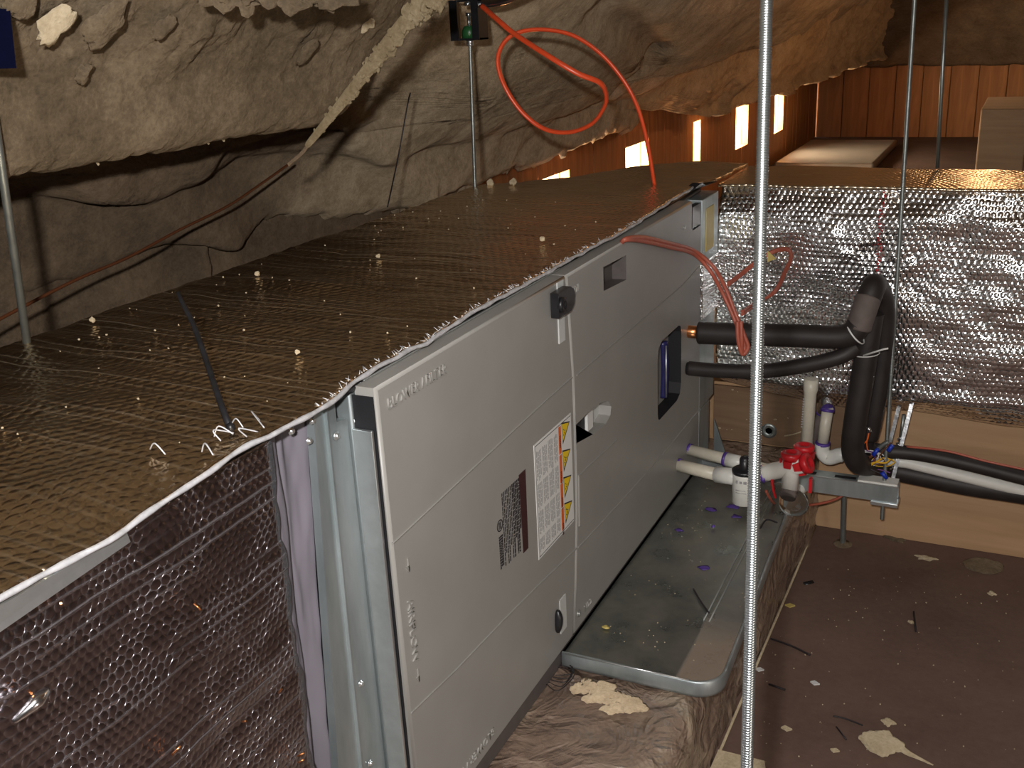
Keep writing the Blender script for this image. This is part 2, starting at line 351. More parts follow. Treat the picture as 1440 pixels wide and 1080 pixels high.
# left knee wall: vertical boards with five small openings
WX = -1.25
wl = struct(MB().box((WX - .10, -3, -.0), (WX - .06, 2.6, .9)).make('wall_left', M['board']))
wins = [(4.02, 4.36, .30, .565), (5.12, 5.48, .30, .565), (6.32, 6.50, .28, .57), (7.38, 7.74, .27, .56), (8.62, 8.98, .24, .56)]
bw = .14; y = 2.6; bk_meshes = {}
def board_mesh(z0, z1, th, w):
    k = (round(z0, 3), round(z1, 3), th, round(w, 3))
    if k not in bk_meshes:
        q = MB().box((0, .002, z0), (th, w - .002, z1), .003); me = bpy.data.meshes.new('board'); q.b.to_mesh(me); q.b.free(); me.materials.append(M['board']); bk_meshes[k] = me
    return bk_meshes[k]
def add_board(y0, y1, z0, z1, parent):
    o = link('board', board_mesh(z0, z1, .05 + random.choice((0, .004, .008)) * 0, y1 - y0), parent)
    o.location = (WX - .05 + random.uniform(-.004, .004), y0, 0)
for wi, (a, b, z0, z1) in enumerate(wins):
    n = max(1, round((a - y) / bw)); st = (a - y) / n
    for k in range(n): add_board(y + k * st, y + (k + 1) * st, 0, .86, wl)
    st = (b - a) / 2
    for k in range(2): add_board(a + k * st, a + (k + 1) * st, 0, z0, wl); add_board(a + k * st, a + (k + 1) * st, z1, .86, wl)
    y = b
    # opening with its deep reveal
    w = struct(thing('window_%d' % (wi + 1), None, None, (WX, (a + b) / 2, z0)))
    d = .16
    MB().box((WX - d, a - .02, z0 - .02), (WX - .052, b + .02, z0)).make('window_sill', M['board2'], w)
    MB().box((WX - d, a - .02, z1), (WX - .052, b + .02, z1 + .02)).make('window_head', M['board2'], w)
    MB().box((WX - d, a - .02, z0), (WX - .052, a, z1)).make('window_jamb', M['board2'], w)
    MB().box((WX - d, b, z0), (WX - .052, b + .02, z1)).make('window_jamb', M['board2'], w)
    l = bpy.data.lights.new('daylight_in_window', 'AREA'); l.shape = 'RECTANGLE'; l.size = b - a; l.size_y = z1 - z0; l.energy = 22; l.color = (1, .80, .55)
    o = bpy.data.objects.new('daylight_in_window', l); S.collection.objects.link(o)
    o.location = (WX - d - .01, (a + b) / 2, (z0 + z1) / 2); o.rotation_euler = (PI / 2, 0, -PI / 2)
n = round((10.5 - y) / bw); st = (10.5 - y) / n
for k in range(n): add_board(y + k * st, y + (k + 1) * st, 0, .86, wl)
# end wall of wide boards
we = struct(MB().box((WX - .06, 10.56, 0), (3.4, 10.6, .95)).make('wall_far', M['board'])); x = WX
while x < 3.2:
    w_ = .235; me = bk_meshes.get('e')
    if me is None:
        q = MB().box((.003, 0, 0), (w_ - .003, .045, .95), .004); me = bpy.data.meshes.new('board'); q.b.to_mesh(me); q.b.free(); me.materials.append(M['board']); bk_meshes['e'] = me
    o = link('board', me, we); o.location = (x, 10.51 + random.uniform(-.006, .006), 0); x += w_
struct(MB().box((3.35, -3, 0), (3.4, 10.6, 1.2)).make('wall_right', M['foam_dark']))
struct(MB().box((-1.4, -3.05, 0), (3.4, -3, 2.6)).make('wall_back', M['foam_dark']))

# --- foam-sprayed roof slope over the left side
SL = .9; ca = 1 / math.hypot(1, SL); sa = SL * ca
NR = np.array([sa, 0, -ca]); P0 = V((-1.2, 0, .68))
def seg_d(y, x, a, b):
    ax, ay = a; bx, by = b; dx, dy = bx - ax, by - ay; t = np.clip(((x - ax) * dx + (y - ay) * dy) / (dx * dx + dy * dy), 0, 1)
    return np.hypot(x - ax - t * dx, y - ay - t * dy)
def onroof(px, py): p = atplane(px, py, P0, NR); return (p.x, p.y)
endpx = [(872, 166), (905, 138), (960, 101), (1000, 92), (1050, 72), (1130, 50), (1250, 4)]
ends = [onroof(*p) for p in endpx]
ex = np.array([-1.6, -1.2] + [p[0] for p in ends[1:]] + [2.0]); ey = np.array([5.1, 5.12] + [p[1] for p in ends[1:]] + [ends[-1][1] + 1.0])
nu, nv = 620, 230
xs = np.concatenate([np.linspace(-1.2, -.2, 150), np.linspace(-.19, 1.5, 80)])
u = np.linspace(0, 1, nu)[:, None]; X = np.broadcast_to(xs[None, :], (nu, nv)).copy()
yend = np.interp(xs, ex, ey)[None, :] + .05 * fbm(xs[None, :] * 9, xs[None, :] * 0, 4, 3); Y = -3 + (yend + 3) * (u ** .8)
rag = .035 * fbm(Y[:, :1] * 5, Y[:, :1] * 0, 5, 11); X = X + rag * np.exp(-(xs[None, :] + 1.2) / .06)
Z = .68 + SL * (X + 1.2)
D = .012 * fbm(X * 2.5, Y * 2.5, 2, 1) + .003 * fbm(X * 18, Y * 18, 3, 2) + .002 * fbm(X * 60, Y * 60, 2, 4)
s_ = xs[None, :] + 1.2
D += .045 * np.exp(-((s_ - .05) / .05) ** 2) - .03 * np.exp(-((s_ - .16) / .035) ** 2)          # rolled lip along the eave
for a, b, w, h in [((480, 190), (585, 258), .04, .045), ((585, 258), (700, 200), .05, .02), ((847, 10), (935, 82), .045, -.06), ((935, 82), (870, 130), .04, -.05),
                   ((560, 60), (690, 130), .06, .02), ((360, 215), (310, 260), .07, .03), ((310, 260), (330, 340), .06, .025),
                   ((125, 292), (370, 355), .05, .05), ((0, 285), (270, 270), .07, .03), ((0, 330), (90, 320), .08, -.05), ((720, 215), (850, 150), .03, -.03)]:
    A_, B_ = onroof(*a), onroof(*b); D += h * np.exp(-(seg_d(Y, X, A_, B_) / w) ** 2)
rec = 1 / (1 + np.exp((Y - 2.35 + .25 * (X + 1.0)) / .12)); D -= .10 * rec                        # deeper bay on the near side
D -= .05 * np.exp(-(yend - Y) / .05)
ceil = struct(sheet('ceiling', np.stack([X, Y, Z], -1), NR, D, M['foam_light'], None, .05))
age = 1 - 1 / (1 + np.exp(-(Y - 2.25 + .25 * (X + 1.0) - .12 * fbm(X * 7, Y * 7, 4, 9)) / .06))      # shade of the recessed near bay, put into the foam colour
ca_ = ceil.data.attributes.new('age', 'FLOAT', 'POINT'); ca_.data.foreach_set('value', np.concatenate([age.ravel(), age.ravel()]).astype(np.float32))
# lower foam skirt of the near bay
nu, nv = 200, 90; Y = np.broadcast_to(np.linspace(-2.9, 3.05, nu)[:, None], (nu, nv)).copy(); Z = np.broadcast_to(np.linspace(0, .96, nv)[None], (nu, nv))
D = .03 * fbm(Y * 3, Z * 3, 4, 21) + .008 * fbm(Y * 20, Z * 20, 3, 22) + .07 * np.exp(-((Y - 1.35) / .05) ** 2) + .06 * np.exp(-((Y - 1.9) / .04) ** 2) + .05 * np.exp(-((Y - .7) / .05) ** 2)
D -= .12 * np.clip((Y - 2.9) / .15, 0, 1)
sheet('foam_skirt', np.stack([np.full_like(Y, -1.22), Y, Z], -1), (1, 0, 0), D, M['foam_dark'], ceil, .03)
# far, thinner foam section lit by the openings
nu, nv = 300, 90; q1 = at(1000, 162, 0, -1.12); q2 = at(1242, 80, 1, 10.45)
U = np.broadcast_to(np.linspace(0, 1, nu)[:, None], (nu, nv)).copy(); T = np.broadcast_to(np.linspace(0, 1, nv)[None], (nu, nv))
Y = q1.y + (q2.y - q1.y) * U - (1 - U) * np.clip(T * 5.5, 0, 1.6); X = q1.x + (q2.x - q1.x) * U + .24 * T ** 1.2 + .02 * fbm(Y * 3, Y * 0, 4, 31) * np.exp(-T / .1)
Z = q1.z + (q2.z - q1.z) * U + .62 * T
D = .025 * fbm(T * 3, Y * 3, 4, 32) + .008 * fbm(T * 16, Y * 16, 3, 33)
for yy in (6.3, 7.5, 8.7, 9.6): D += .04 * np.exp(-((Y - yy - .25 * T) / .05) ** 2)
D += .05 * np.exp(-((T - .04) / .04) ** 2)
sheet('foam_bay', np.stack([X, Y, Z], -1), (.94, 0, -.34), D, M['foam_warm'], ceil, .04)
# foam between that lip and the board wall
nu, nv = 120, 60; Y = np.broadcast_to(np.linspace(-3, 10.5, nu)[:, None], (nu, nv)).copy(); X = np.broadcast_to(np.linspace(-1.4, .2, nv)[None], (nu, nv)).copy()
sheet('foam_backing', np.stack([X, Y, 1.0 + .95 * (X + 1.2)], -1), NR, .03 * fbm(X * 3, Y * 3, 3, 41), M['foam_dark'], ceil, .04)
# hip slope above the end wall
nu, nv = 120, 90; X = np.broadcast_to(np.linspace(-1.2, 3.3, nu)[:, None], (nu, nv)).copy(); T = np.broadcast_to(np.linspace(0, 3.2, nv)[None], (nu, nv))
sheet('foam_hip', np.stack([X, 10.48 - T, .66 + .62 * T], -1), (0, -.53, -.85), .03 * fbm(X * 3, T * 3, 4, 51), M['foam_dark'], ceil, .05)
# right-hand slope and ridge, out of frame, close the attic
nu, nv = 60, 60; Y = np.broadcast_to(np.linspace(-3, 10.5, nu)[:, None], (nu, nv)).copy(); X = np.broadcast_to(np.linspace(1.0, 3.4, nv)[None], (nu, nv)).copy()
sheet('foam_slope', np.stack([X, Y, 1.1 + .8 * (3.4 - X)], -1), (-.62, 0, -.78), .03 * fbm(X * 3, Y * 3, 3, 61), M['foam_dark'], ceil, .05)
# near foam bulge hanging lower, upper left
AX = -.60; pa = at(0, 234, 0, AX); pb = at(443, 172, 0, AX); p_top = at(606, -60, 0, AX + .45)
nu, nv = 460, 240; v_ = np.linspace(0, 1, nv)[None, :] ** 1.3 * .9
ye = pb.y + .03 + (v_ * .62); Y = -1.6 + (ye + 1.6) * np.linspace(0, 1, nu)[:, None] ** .8
zl = np.interp(Y[:, :1], [-1.6, pa.y, pb.y, 4], [pa.z + .01, pa.z, pb.z, pb.z])
drip = .010 * fbm(Y[:, :1] * 22, Y[:, :1] * 0, 4, 71) + .014 * fbm(Y[:, :1] * 5, Y[:, :1] * 0, 3, 72) + .005 * fbm(Y[:, :1] * 70, Y[:, :1] * 0, 2, 79)
X = AX + v_ * .75 + drip * np.exp(-v_ / .03); X = np.broadcast_to(X, Y.shape).copy(); Z = zl + v_ * .72 + drip * np.exp(-v_ / .03)
D = .010 * fbm(X * 3, Y * 3, 2, 73) + .0020 * fbm(X * 22, Y * 22, 3, 74) + .0022 * fbm(X * 70, Y * 70, 3, 75)
D += (.012 * fbm(X * 14, Y * 10, 4, 76)) * np.clip((v_ - .10) / .12, 0, 1)
D += .05 * np.exp(-((v_ - .06) / .07) ** 2) - .045 * np.exp(-v_ / .012) - .07 * np.exp(-(ye - Y) / .04)
bulge = sheet('foam_bulge', np.stack([X, Y, np.broadcast_to(Z, Y.shape)], -1), (.69, 0, -.72), D, M['foam'], ceil, .09)
# drips hanging along the ragged edges
q = MB()
for px in (60, 98, 133, 152, 262, 290, 312):
    p = at(px, 232 - 62 * px / 443, 0, AX + .035); L_ = random.uniform(.010, .024)
    q.tube([p + V((0, 0, .012)), p + V((0, 0, -.3 * L_)), p + V((.001, .002, -L_))], lambda t: .007 * (1 - t) + .0012, 6, True, 3)
q.make('foam_drips', M['foam_pale'], ceil)['kind'] = 'stuff'
q = MB()
for (x0, y0), (x1, y1), n_ in (((545, 298), (870, 168), 30),):
    for k in range(n_):
        t_ = (k + random.random()) / n_; p = atplane(x0 + (x1 - x0) * t_, y0 + (y1 - y0) * t_, P0, NR) + V((.02, 0, 0)); r_ = random.uniform(.012, .034)
        q.blob(p, r_, 2, .35, (1, 1, random.uniform(.8, 1.5)))
o = q.make('foam_clumps', M['foam_light'], ceil); o['kind'] = 'stuff'
# pale fresh foam patches on the bulge and by the top edge
def bulge_pt(px, py, off=.012):
    n = V((.69, 0, -.72)); return atplane(px, py, V((AX, 0, pa.z)) + n * (.03 + off), n)
for px, py, rx, rz, mt in ((78, 36, .020, .026, 'foam_pale'), (147, 34, .026, .034, 'foam'), (117, 104, .009, .016, 'foam'), (431, 74, .016, .028, 'foam'), (30, 10, .02, .015, 'foam'), (230, 40, .014, .02, 'foam')):
    c_ = bulge_pt(px, py, .0); n_ = V((.69, 0, -.72)); q = MB().blob((0, 0, 0), 1, 3, .28)
    for vv in q.b.verts: p = vv.co.copy(); vv.co = c_ + V((0, 1, 0)) * p.x * rx + V((.72, 0, .69)) * p.y * rz + n_ * p.z * .006
    q.make('foam_chip', M[mt], ceil)
o = MB().blob(atd(508, 12, 1.9), .022, 3, .3, (.7, .7, 1.5)).blob(atd(512, 30, 1.9), .016, 3, .3).make('foam_lump', M['foam_pale'])
tag(o, 'small pale lump of foam hanging at the top edge beside the foam-crusted cable', 'foam')
q = MB()
for k, px in enumerate((310, 345, 380, 415, 455, 470)): q.blob(atd(px, -8 + 4 * (k % 2), 1.35), .017, 3, .5, (1.3, 1.3, .8))
tag(q.make('foam_clod', M['foam']), 'rough pale foam ridge cut off by the top edge of the photo', 'foam')

# ================================================================== WOOD BEAM AND PLATFORM
bm_ = struct(MB().box((-.6, 2.36, 0), (1.6, 2.45, .352), .002).make('trim_1', M['beam'])); bm_['label'] = 'wooden beam standing on the floor under the cross duct'
pl = thing('platform', 'brown film-wrapped insulated platform that the air handler rests on', 'platform', (-.1, 1.1, 0))
nu, nv = 260, 110; Y = np.broadcast_to(np.linspace(.1, 2.355, nu)[:, None], (nu, nv)).copy()
sprof = np.linspace(0, 1, nv)[None, :]      # path over the top, round the shoulder, down the side
Lt = .74; Ls = .205; s_ = sprof * (Lt + Ls + .02); R_ = .03
X = np.where(s_ < Lt - R_, -.50 + s_, np.where(s_ < Lt + .0171, -.50 + Lt - R_ + R_ * np.sin((s_ - Lt + R_) / (R_ * 1.5708 / (PI / 2)) ), .24)) + 0 * Y
ang = np.clip((s_ - (Lt - R_)) / R_, 0, PI / 2)
Z = np.where(s_ < Lt - R_, .200, .200 - R_ * (1 - np.cos(ang)) - np.clip(s_ - (Lt - R_) - R_ * PI / 2, 0, 9)) + 0 * Y
X = -.50 + np.clip(s_, 0, Lt - R_) + R_ * np.sin(ang) + 0 * Y
X = X - .012 + .012 * (Y - 1.2) * 0
Z = np.clip(Z, 0.0, 9)
NX = np.sin(ang) + 0 * Y; NZ = np.cos(ang) + 0 * Y
D = .004 * fbm(X * 9 + Z * 5, Y * 9, 4, 81) + .005 * fbm(Z * 20 + X * 6, Y * 14, 3, 82) * NX; D = np.where(X < .02, 0, D)
base = np.stack([X, Y, Z], -1) + np.stack([NX * D, 0 * D, NZ * D], -1)
me_o = sheet('wrapped_board', base, (0, 0, 1), D * 0, M['film'], pl, .0015)
MB().box((-.49, .12, .0), (.19, 2.34, .185)).make('core', M['board2'], pl)
# dried foam smears on the platform
q = MB(); 
for px, py, r_ in ((830, 965, .020), (850, 972, .024), (872, 985, .022), (893, 992, .018), (815, 968, .014), (838, 980, .018), (862, 995, .016)): q.blob(at(px, py, 2, .203), r_, 3, .3, (1, 1, .14))
q.make('foam_smear', M['foam_light'], pl)
MB().tube([(.231, .3, .006), (.232, 1.2, .006), (.231, 2.35, .006)], .0025, 6, True, 4).make('foam_seam', M['foam_pale'], pl)
q = MB()
for k in range(5):
    p = at(790 - 3 * k, 925 + 3 * k, 2, .205); q.tube([p, p + V((.02 + .006 * k, -.015, .008)), p + V((.035, -.035 - .006 * k, .002)), p + V((.01, -.05, .001))], .0007, 5)
tag(q.make('wire_curls', M['ink']), 'thin dark curled wire ends poking out under the drain pan corner', 'wire')

rb = thing('rough_board', 'dark rough board with a galvanised knockout disc below the left end of the foil duct', 'board', (.1, 2.35, .2))
MB().box((-.03, 2.350, .204), (.285, 2.3595, .345), .002).make('board_face', wood_mat('rough_dark_board', (.15, .085, .045), (.27, .17, .10), 0, 20, .8), rb)
c_ = at(1081, 606, 1, 2.35); MB().lathe(c_ + V((0, .002, 0)), c_ - V((0, 1, 0)), [(0, .020), (.003, .019), (.004, .010), (.002, .008)], 20).make('knockout_disc', M['rod_dull'], rb)
MB().tube([at(1103, 613, 1, 2.348), at(1115, 611, 1, 2.348), at(1127, 607, 1, 2.348)], .0016, 6).make('glue_streak', M['foam_pale'], rb)
q = MB()
for px, py in ((1030, 548), (1037, 551), (1012, 602), (1022, 604), (1029, 604), (1090, 590), (1108, 588), (1062, 575), (1050, 590)): q.blob(at(px, py, 1, 2.349), random.uniform(.001, .0028), 1, .3, (1.6, .5, 1))
q.make('glue_specks', M['foam_pale'], rb)['kind'] = 'stuff'

# ================================================================== AIR HANDLER
ah = thing('air_handler', 'long grey air handler cabinet lying level with blower and coil doors', 'air handler', (-.25, 1.5, .2))
CB = .203; DT = .848; DB = .232
MB().box((-.50, .86, CB), (-.031, 2.2, .842), .003).make('cabinet', M['galv'], ah)
MB().box((-.0285, .884, CB), (-.004, 2.115, DB - .003)).make('base_rail', M['paint_dk'], ah)
seam = [(DT, 1.386), (.69, 1.409), (.60, 1.410), (.45, 1.405), (.33, 1.380), (DB, 1.352)]
seam = [(z, 1.392 + (y_ - 1.392) * .55) for z, y_ in seam]
# blower door: thick tray with bevelled rim
def door(name, left, right, holes, parent):
    """left,right: [(z,y)] top to bottom"""
    d = MB(); out = [(y_, z) for z, y_ in left] + [(y_, z) for z, y_ in right[::-1]]
    cy = sum(p[0] for p in out) / len(out); cz = sum(p[1] for p in out) / len(out)
    def ins(p, k): return (p[0] + math.copysign(k, cy - p[0]), p[1] + (math.copysign(k, cz - p[1]) if (p[1] > DT - .01 or p[1] < DB + .01) else 0))
    inner = [ins(p, .0035) for p in out]
    d.plate(inner, holes, 0, 0)
    n = len(out); a = [d.b.verts.new((0, *p)) for p in inner]; b = [d.b.verts.new((-.0035, *p)) for p in out]; c = [d.b.verts.new((-.028, *p)) for p in out]
    for i in range(n):
        j = (i + 1) % n; d.face([a[i], a[j], b[j], b[i]], True); d.face([b[i], b[j], c[j], c[i]])
    d.face(c)
    bmesh.ops.remove_doubles(d.b, verts=d.b.verts, dist=.0001)
    return d.make(name, M['paint'], parent)
bd = door('blower_door', [(DT, .866), (.6, .868), (DB, .872)], seam, [], ah)
bd['label'] = 'grey blower door with warning label'
def pocket(pts, dep, mat, name, parent, floor_mat=None):
    q = MB(); f = [q.b.verts.new((0, y_, z)) for y_, z in pts]; b = [q.b.verts.new((-dep, y_, z)) for y_, z in pts]; n = len(pts)
    for i in range(n): q.face([f[i], f[(i + 1) % n], b[(i + 1) % n], b[i]])
    q.mats = [mat, floor_mat or mat]; q.cur = 1; q.face(b); return q.make(name, mat, parent)
def yz(px, py, x=0.0): p = at(px, py, 0, x); return (p.y, p.z)
h1 = [(1.543, .826), (1.652, .822), (1.652, .779), (1.543, .786)]
h2 = []
y0, y1, z0, z1 = 1.823, 1.978, .449, .609
h2 = [(y0 + .03, z1), (y1 - .018, z1), (y1 - .005, z1 - .005), (y1, z1 - .018), (y1, z0 + .03), (y1 - .008, z0 + .008), (y1 - .03, z0), (y0 + .012, z0), (y0 + .003, z0 + .004), (y0, z0 + .014), (y0, z1 - .03), (y0 + .008, z1 - .008)]
h3 = [(1.408, .600), (1.47, .601), (1.515, .599), (1.552, .590), (1.568, .574), (1.562, .559), (1.54, .552), (1.48, .556), (1.408, .568)]
cseam = [(z, y_ + .0035) for z, y_ in seam]
cd_ = door('coil_door', cseam, [(DT, 2.05), (.79, 2.05), (.789, 2.115), (.5, 2.118), (DB, 2.118)], [h1, h2, h3], ah)
cd_['label'] = 'grey coil door with dark sight opening and hand recess'
pocket(h1, .026, M['paint_dk'], 'hand_recess', cd_)
pk = pocket(h2, .030, M['hole'], 'sight_opening', cd_)
MB().tube([(-.014, 1.905, .470), (-.012, 1.906, .53), (-.014, 1.905, .590)], .0085, 10, flat=.6).make('pipe_sleeve', M['navyglow'], cd_)
MB().tube([(-.006, 1.895, .475), (-.006, 1.895, .585)], .0016, 8).make('sleeve_edge', M['galv_edge'], cd_)
pocket(h3, .022, M['paint'], 'finger_recess', cd_, M['paint_lt'])
MB().box((-.021, 1.410, .566), (-.014, 1.478, .602)).make('recess_gap', M['hole'], cd_)
MB().box((-.013, 1.478, .560), (-.008, 1.502, .602)).make('recess_tab', M['white'], cd_)
# groove ribs: stepped lines pressed into both doors
def rib(pxs, parent, x=0.0):
    q = MB(); pts = [V((.0005, *yz(*p))) for p in pxs]
    for a, b in zip(pts, pts[1:]):
        n = V((0, -(b - a).z, (b - a).y)).normalized() * .0016
        q.hexa([a - n - V((.001, 0, 0)), b - n - V((.001, 0, 0)), b + n - V((.001, 0, 0)), a + n - V((.001, 0, 0)), a - n * .2 + V((.0006, 0, 0)), b - n * .2 + V((.0006, 0, 0)), b + n * .8 + V((.0014, 0, 0)), a + n * .8 + V((.0014, 0, 0))])
    return q.make('pressed_rib', M['paint_lt'] if 0 else M['paint'], parent)
rib([(552, 765), (600, 720), (680, 645), (768, 563), (804, 531)], bd)
rib([(578, 1003), (640, 943), (708, 872), (764, 816), (811, 771)], bd)
rib([(811, 528), (840, 503), (900, 452), (958, 403), (984, 374)], cd_)
rib([(813, 770), (841, 740), (885, 692), (920, 653), (984, 575)], cd_)
rib([(813, 670), (840, 644), (868, 618)], cd_)
rib([(813, 670), (813.5, 700), (814, 740)], cd_)
# raised lettering
text_on_door('lettering', 'BLOWER / FILTER', .884, .8165, .0185, M['paint'], bd, 0, .92, .0005, .0014)
text_on_door('lettering', 'COIL', 1.4075, .8125, .0185, M['paint'], cd_, 0, .75, .0005, .0014)
text_on_door('lettering', 'AIRFLOW', .886, .575, .0185, M['paint'], bd, -PI / 2, 1.1, .0005, .0014)
text_on_door('lettering', 'BLOWER / FILTER', 1.075, .262, .0185, M['paint'], bd, PI, 1.0, .0005, .0014).location.y = 0
text_on_door('lettering', 'COIL', 1.452, .262, .0185, M['paint'], cd_, PI, .8, .0005, .0014)
for px, py in ((574, 797), (588, 952)):
    y_, z_ = yz(px, py); q = MB().box((0, y_ - .001, z_ - .006), (.0014, y_ + .001, z_ + .012)).prism([(0, y_ - .006, z_ + .002), (0, y_ - .001, z_ - .007), (0, y_ + .003, z_ - .003), (0, y_ + .001, z_ + .002)], (.0014, 0, 0))
    q.make('arrow_mark', M['paint'], bd)
# warning label: one printed sticker
def warn_label():
    q = MB(); y0, y1, z1, z0 = 1.249, 1.388, .628, .440; x = .0007
    q.mat(M['white']).box((0, y0, z0), (x, y1, z1))
    q.mat(M['ink'])
    for a, b, c, d in ((y0 + .003, y1 - .002, z1 - .004, z1 - .003), (y0 + .003, y1 - .002, z0 + .003, z0 + .004), (y0 + .003, y0 + .0036, z0 + .003, z1 - .003)): q.box((x, a, c), (x + .0002, b, d))
    yo = 1.338
    q.mat(M['orangeink']).box((x, yo, z0 + .006), (x + .0002, yo + .0095, z1 - .006))
    q.mat(M['white'])
    for zz in (.575, .5265, .484): q.box((x, yo, zz), (x + .0004, yo + .0095, zz + .0015))
    q.mat(M['maroon'])
    for zz in (.605, .545, .500, .455):
        for k in range(7): q.box((x, yo + .003, zz - k * .003), (x + .0004, yo + .0075, zz - k * .003 + .0018))
    for k, zz in enumerate((.607, .5605, .515, .470)):
        a = yo + .0125; b = yo + .044; h = .0185
        q.mat(M['ink']).prism([(x, a, zz + h), (x, b, zz + h - .009), (x, a + .003, zz - h)], (.0003, 0, 0))
        q.mat(M['yellow']).prism([(x, a + .0018, zz + h - .003), (x, b - .004, zz + h - .0098), (x, a + .0035, zz - h + .006)], (.0006, 0, 0))
        q.mat(M['ink'])
        for j in range(4): c_ = a + .005 + .0025 * (j % 3); q.box((x, c_, zz - .002 + .003 * j - .003), (x + .0008, c_ + .002 + .001 * (k % 2), zz + .003 * j - .003))
    q.mat(M['inkgrey']); cols = 22
    for c in range(cols):
        yc = y0 + .006 + (yo - y0 - .010) * c / cols
        if c in (5, 11, 17): continue
        zz = z1 - .012 - random.uniform(0, .004)
        while zz > z0 + .012:
            L_ = random.uniform(.004, .012); e = max(zz - L_, z0 + .01)
            for br in (.566, .520, .476):
                if e < br - .0 < zz + .001: e = br + .003
            if zz - e > .001: q.box((x, yc, e), (x + .0002, yc + .0021, zz))
            zz = e - random.uniform(.001, .002)
            for br in (.566, .520, .476):
                if br - .001 < zz < br + .006: zz = br - .004
    o = q.make('warning_label', None, bd); o['label'] = 'white warning label with orange stripe and four yellow triangles'; return o
warn_label()
def rating_label():
    q = MB(); x = .0002; y0, y1, z1, z0 = 1.122, 1.216, .604, .486
    q.mat(M['maroon']).prism([(x, 1.196, .604), (x, 1.218, .604), (x, 1.215, .478), (x, 1.198, .478)], (.0004, 0, 0))
    q.mat(M['ink'])
    for c in range(11):
        yc = 1.140 + .0052 * c; zz = .600; end = .486 + random.uniform(0, .035) * (c % 3 == 1)
        while zz > end:
            L_ = random.uniform(.002, .009); q.box((x, yc, max(zz - L_, end)), (x + .0004, yc + .0022 + .0012 * (c > 5), zz)); zz -= L_ + random.uniform(.0008, .002)
    cy, cz = 1.130, .556                                           # round certification mark: ring with strokes
    for k in range(14):
        a = 2 * PI * k / 14; a2 = 2 * PI * (k + 1) / 14; R1, R2 = .009, .0073
        q.prism([(x, cy + R1 * math.cos(a), cz + R1 * math.sin(a)), (x, cy + R1 * math.cos(a2), cz + R1 * math.sin(a2)), (x, cy + R2 * math.cos(a2), cz + R2 * math.sin(a2)), (x, cy + R2 * math.cos(a), cz + R2 * math.sin(a))], (.0004, 0, 0))
    for dy in (-.003, 0, .003): q.box((x, cy + dy - .0007, cz - .005), (x + .0004, cy + dy + .0007, cz + .005))
    for r in range(3):
        zz = .540
        while zz > .492: L_ = random.uniform(.002, .004); q.box((x, 1.125 + r * .0042, zz - L_), (x + .0004, 1.128 + r * .0042, zz)); zz -= L_ + .0011
    o = q.make('rating_label', None, bd); o['label'] = 'dark printed rating label with maroon band'; return o
rating_label()
# door latches
lt = MB().box((0, 1.352, .752), (.002, 1.374, .846)).make('latch_slot', M['paint_lt'], bd)
q = MB(); q.prism([(.003, 1.322, .838), (.003, 1.368, .838), (.003, 1.380, .831), (.003, 1.384, .820), (.003, 1.380, .808), (.003, 1.368, .801), (.003, 1.322, .801)], (.013, 0, 0))
q.lathe((.014, 1.333, .819), (.03, 1.333, .819), [(0, .0115), (.005, .0115), (.007, .009), (.007, .006), (.004, .0055)], 16); q.make('latch', M['black'], bd)['label'] = 'black turn latch'
MB().box((0, 1.318, .268), (.0015, 1.342, .330)).make('latch_slot', M['paint_lt'], bd)
MB().tube([(.004, 1.303, .322), (.006, 1.301, .305), (.004, 1.299, .284)], lambda t: .003 + .004 * math.sin(PI * t), 8).make('latch', M['black'], bd)
# cabinet end frames left of the blower door
MB().box((-.031, .858, .236), (-.006, .8625, .80), .0006).make('corner_strip', M['galv_edge'], ah)
MB().box((-.035, .864, CB), (-.004, .8655, .838)).make('gasket', M['hole'], ah)
q = MB()
q.prism([(-.045, .801, .846), (-.045, .838, .843), (-.045, .838, .816), (-.045, .857, .812), (-.045, .857, CB), (-.045, .757, CB), (-.045, .768, .42)], (.010, 0, 0))
q.prism([(-.035, .8175, .845), (-.035, .8195, .845), (-.035, .803, CB), (-.035, .801, CB)], (.004, 0, 0))
q.make('end_flange', M['galv'], ah)
MB().box((-.14, .800, .80), (-.10, .866, .8445)).make('corner_gap', M['hole'], ah)
def screw(p, d, r, parent, name='screw'):
    q = MB().lathe(p, V(p) + V(d), [(0, r * 1.5), (.0008, r * 1.5), (.001, r), (.003, r * .95), (.0037, r * .7)], 12); return q.make(name, M['galv_edge'], parent)
for px, py, r_ in ((473, 613, .0035), (497, 591, .0035), (438, 592, .0028), (434, 620, .0028), (409, 606, .003), (507, 961, .003), (520, 1073, .003)): screw(at(px, py, 0, -.034), (.01, 0, 0), r_, ah)
# far end of the cabinet: adapter collar with tag and foil wrap
MB().box((-.5, 2.1185, .70), (.002, 2.245, .838), .002).make('end_collar', M['galv'], ah)
MB().box((0, 2.052, .786), (-.012, 2.112, .834)).make('terminal_cover', M['black'], ah)
MB().box((.002, 2.145, .722), (.0035, 2.205, .815)).make('yellow_tag', M['yellowtag'], ah)['label'] = 'pale yellow tag'
MB().box((-.5, 2.1185, .575), (.004, 2.25, .70), .002).make('foil_wrap', M['foil_front'], ah)
MB().box((-.5, 2.1185, .365), (.0, 2.235, .575), .001).make('end_panel', M['galv'], ah)
MB().box((-.5, 2.1185, CB), (.0, 2.20, .363), .001).make('end_panel', M['galv'], ah)
q = MB().cyl((-.02, 2.03, .576), (.03, 2.03, .576), .0135, 20); q.make('copper_stub', M['copper'], ah)['label'] = 'bare copper pipe stub'
MB().prism([(.002, 2.24, .203), (.034, 2.24, .203), (.022, 2.24, .24), (.002, 2.24, .30)], (0, .003, 0)).make('corner_bracket', M['galv'], ah)
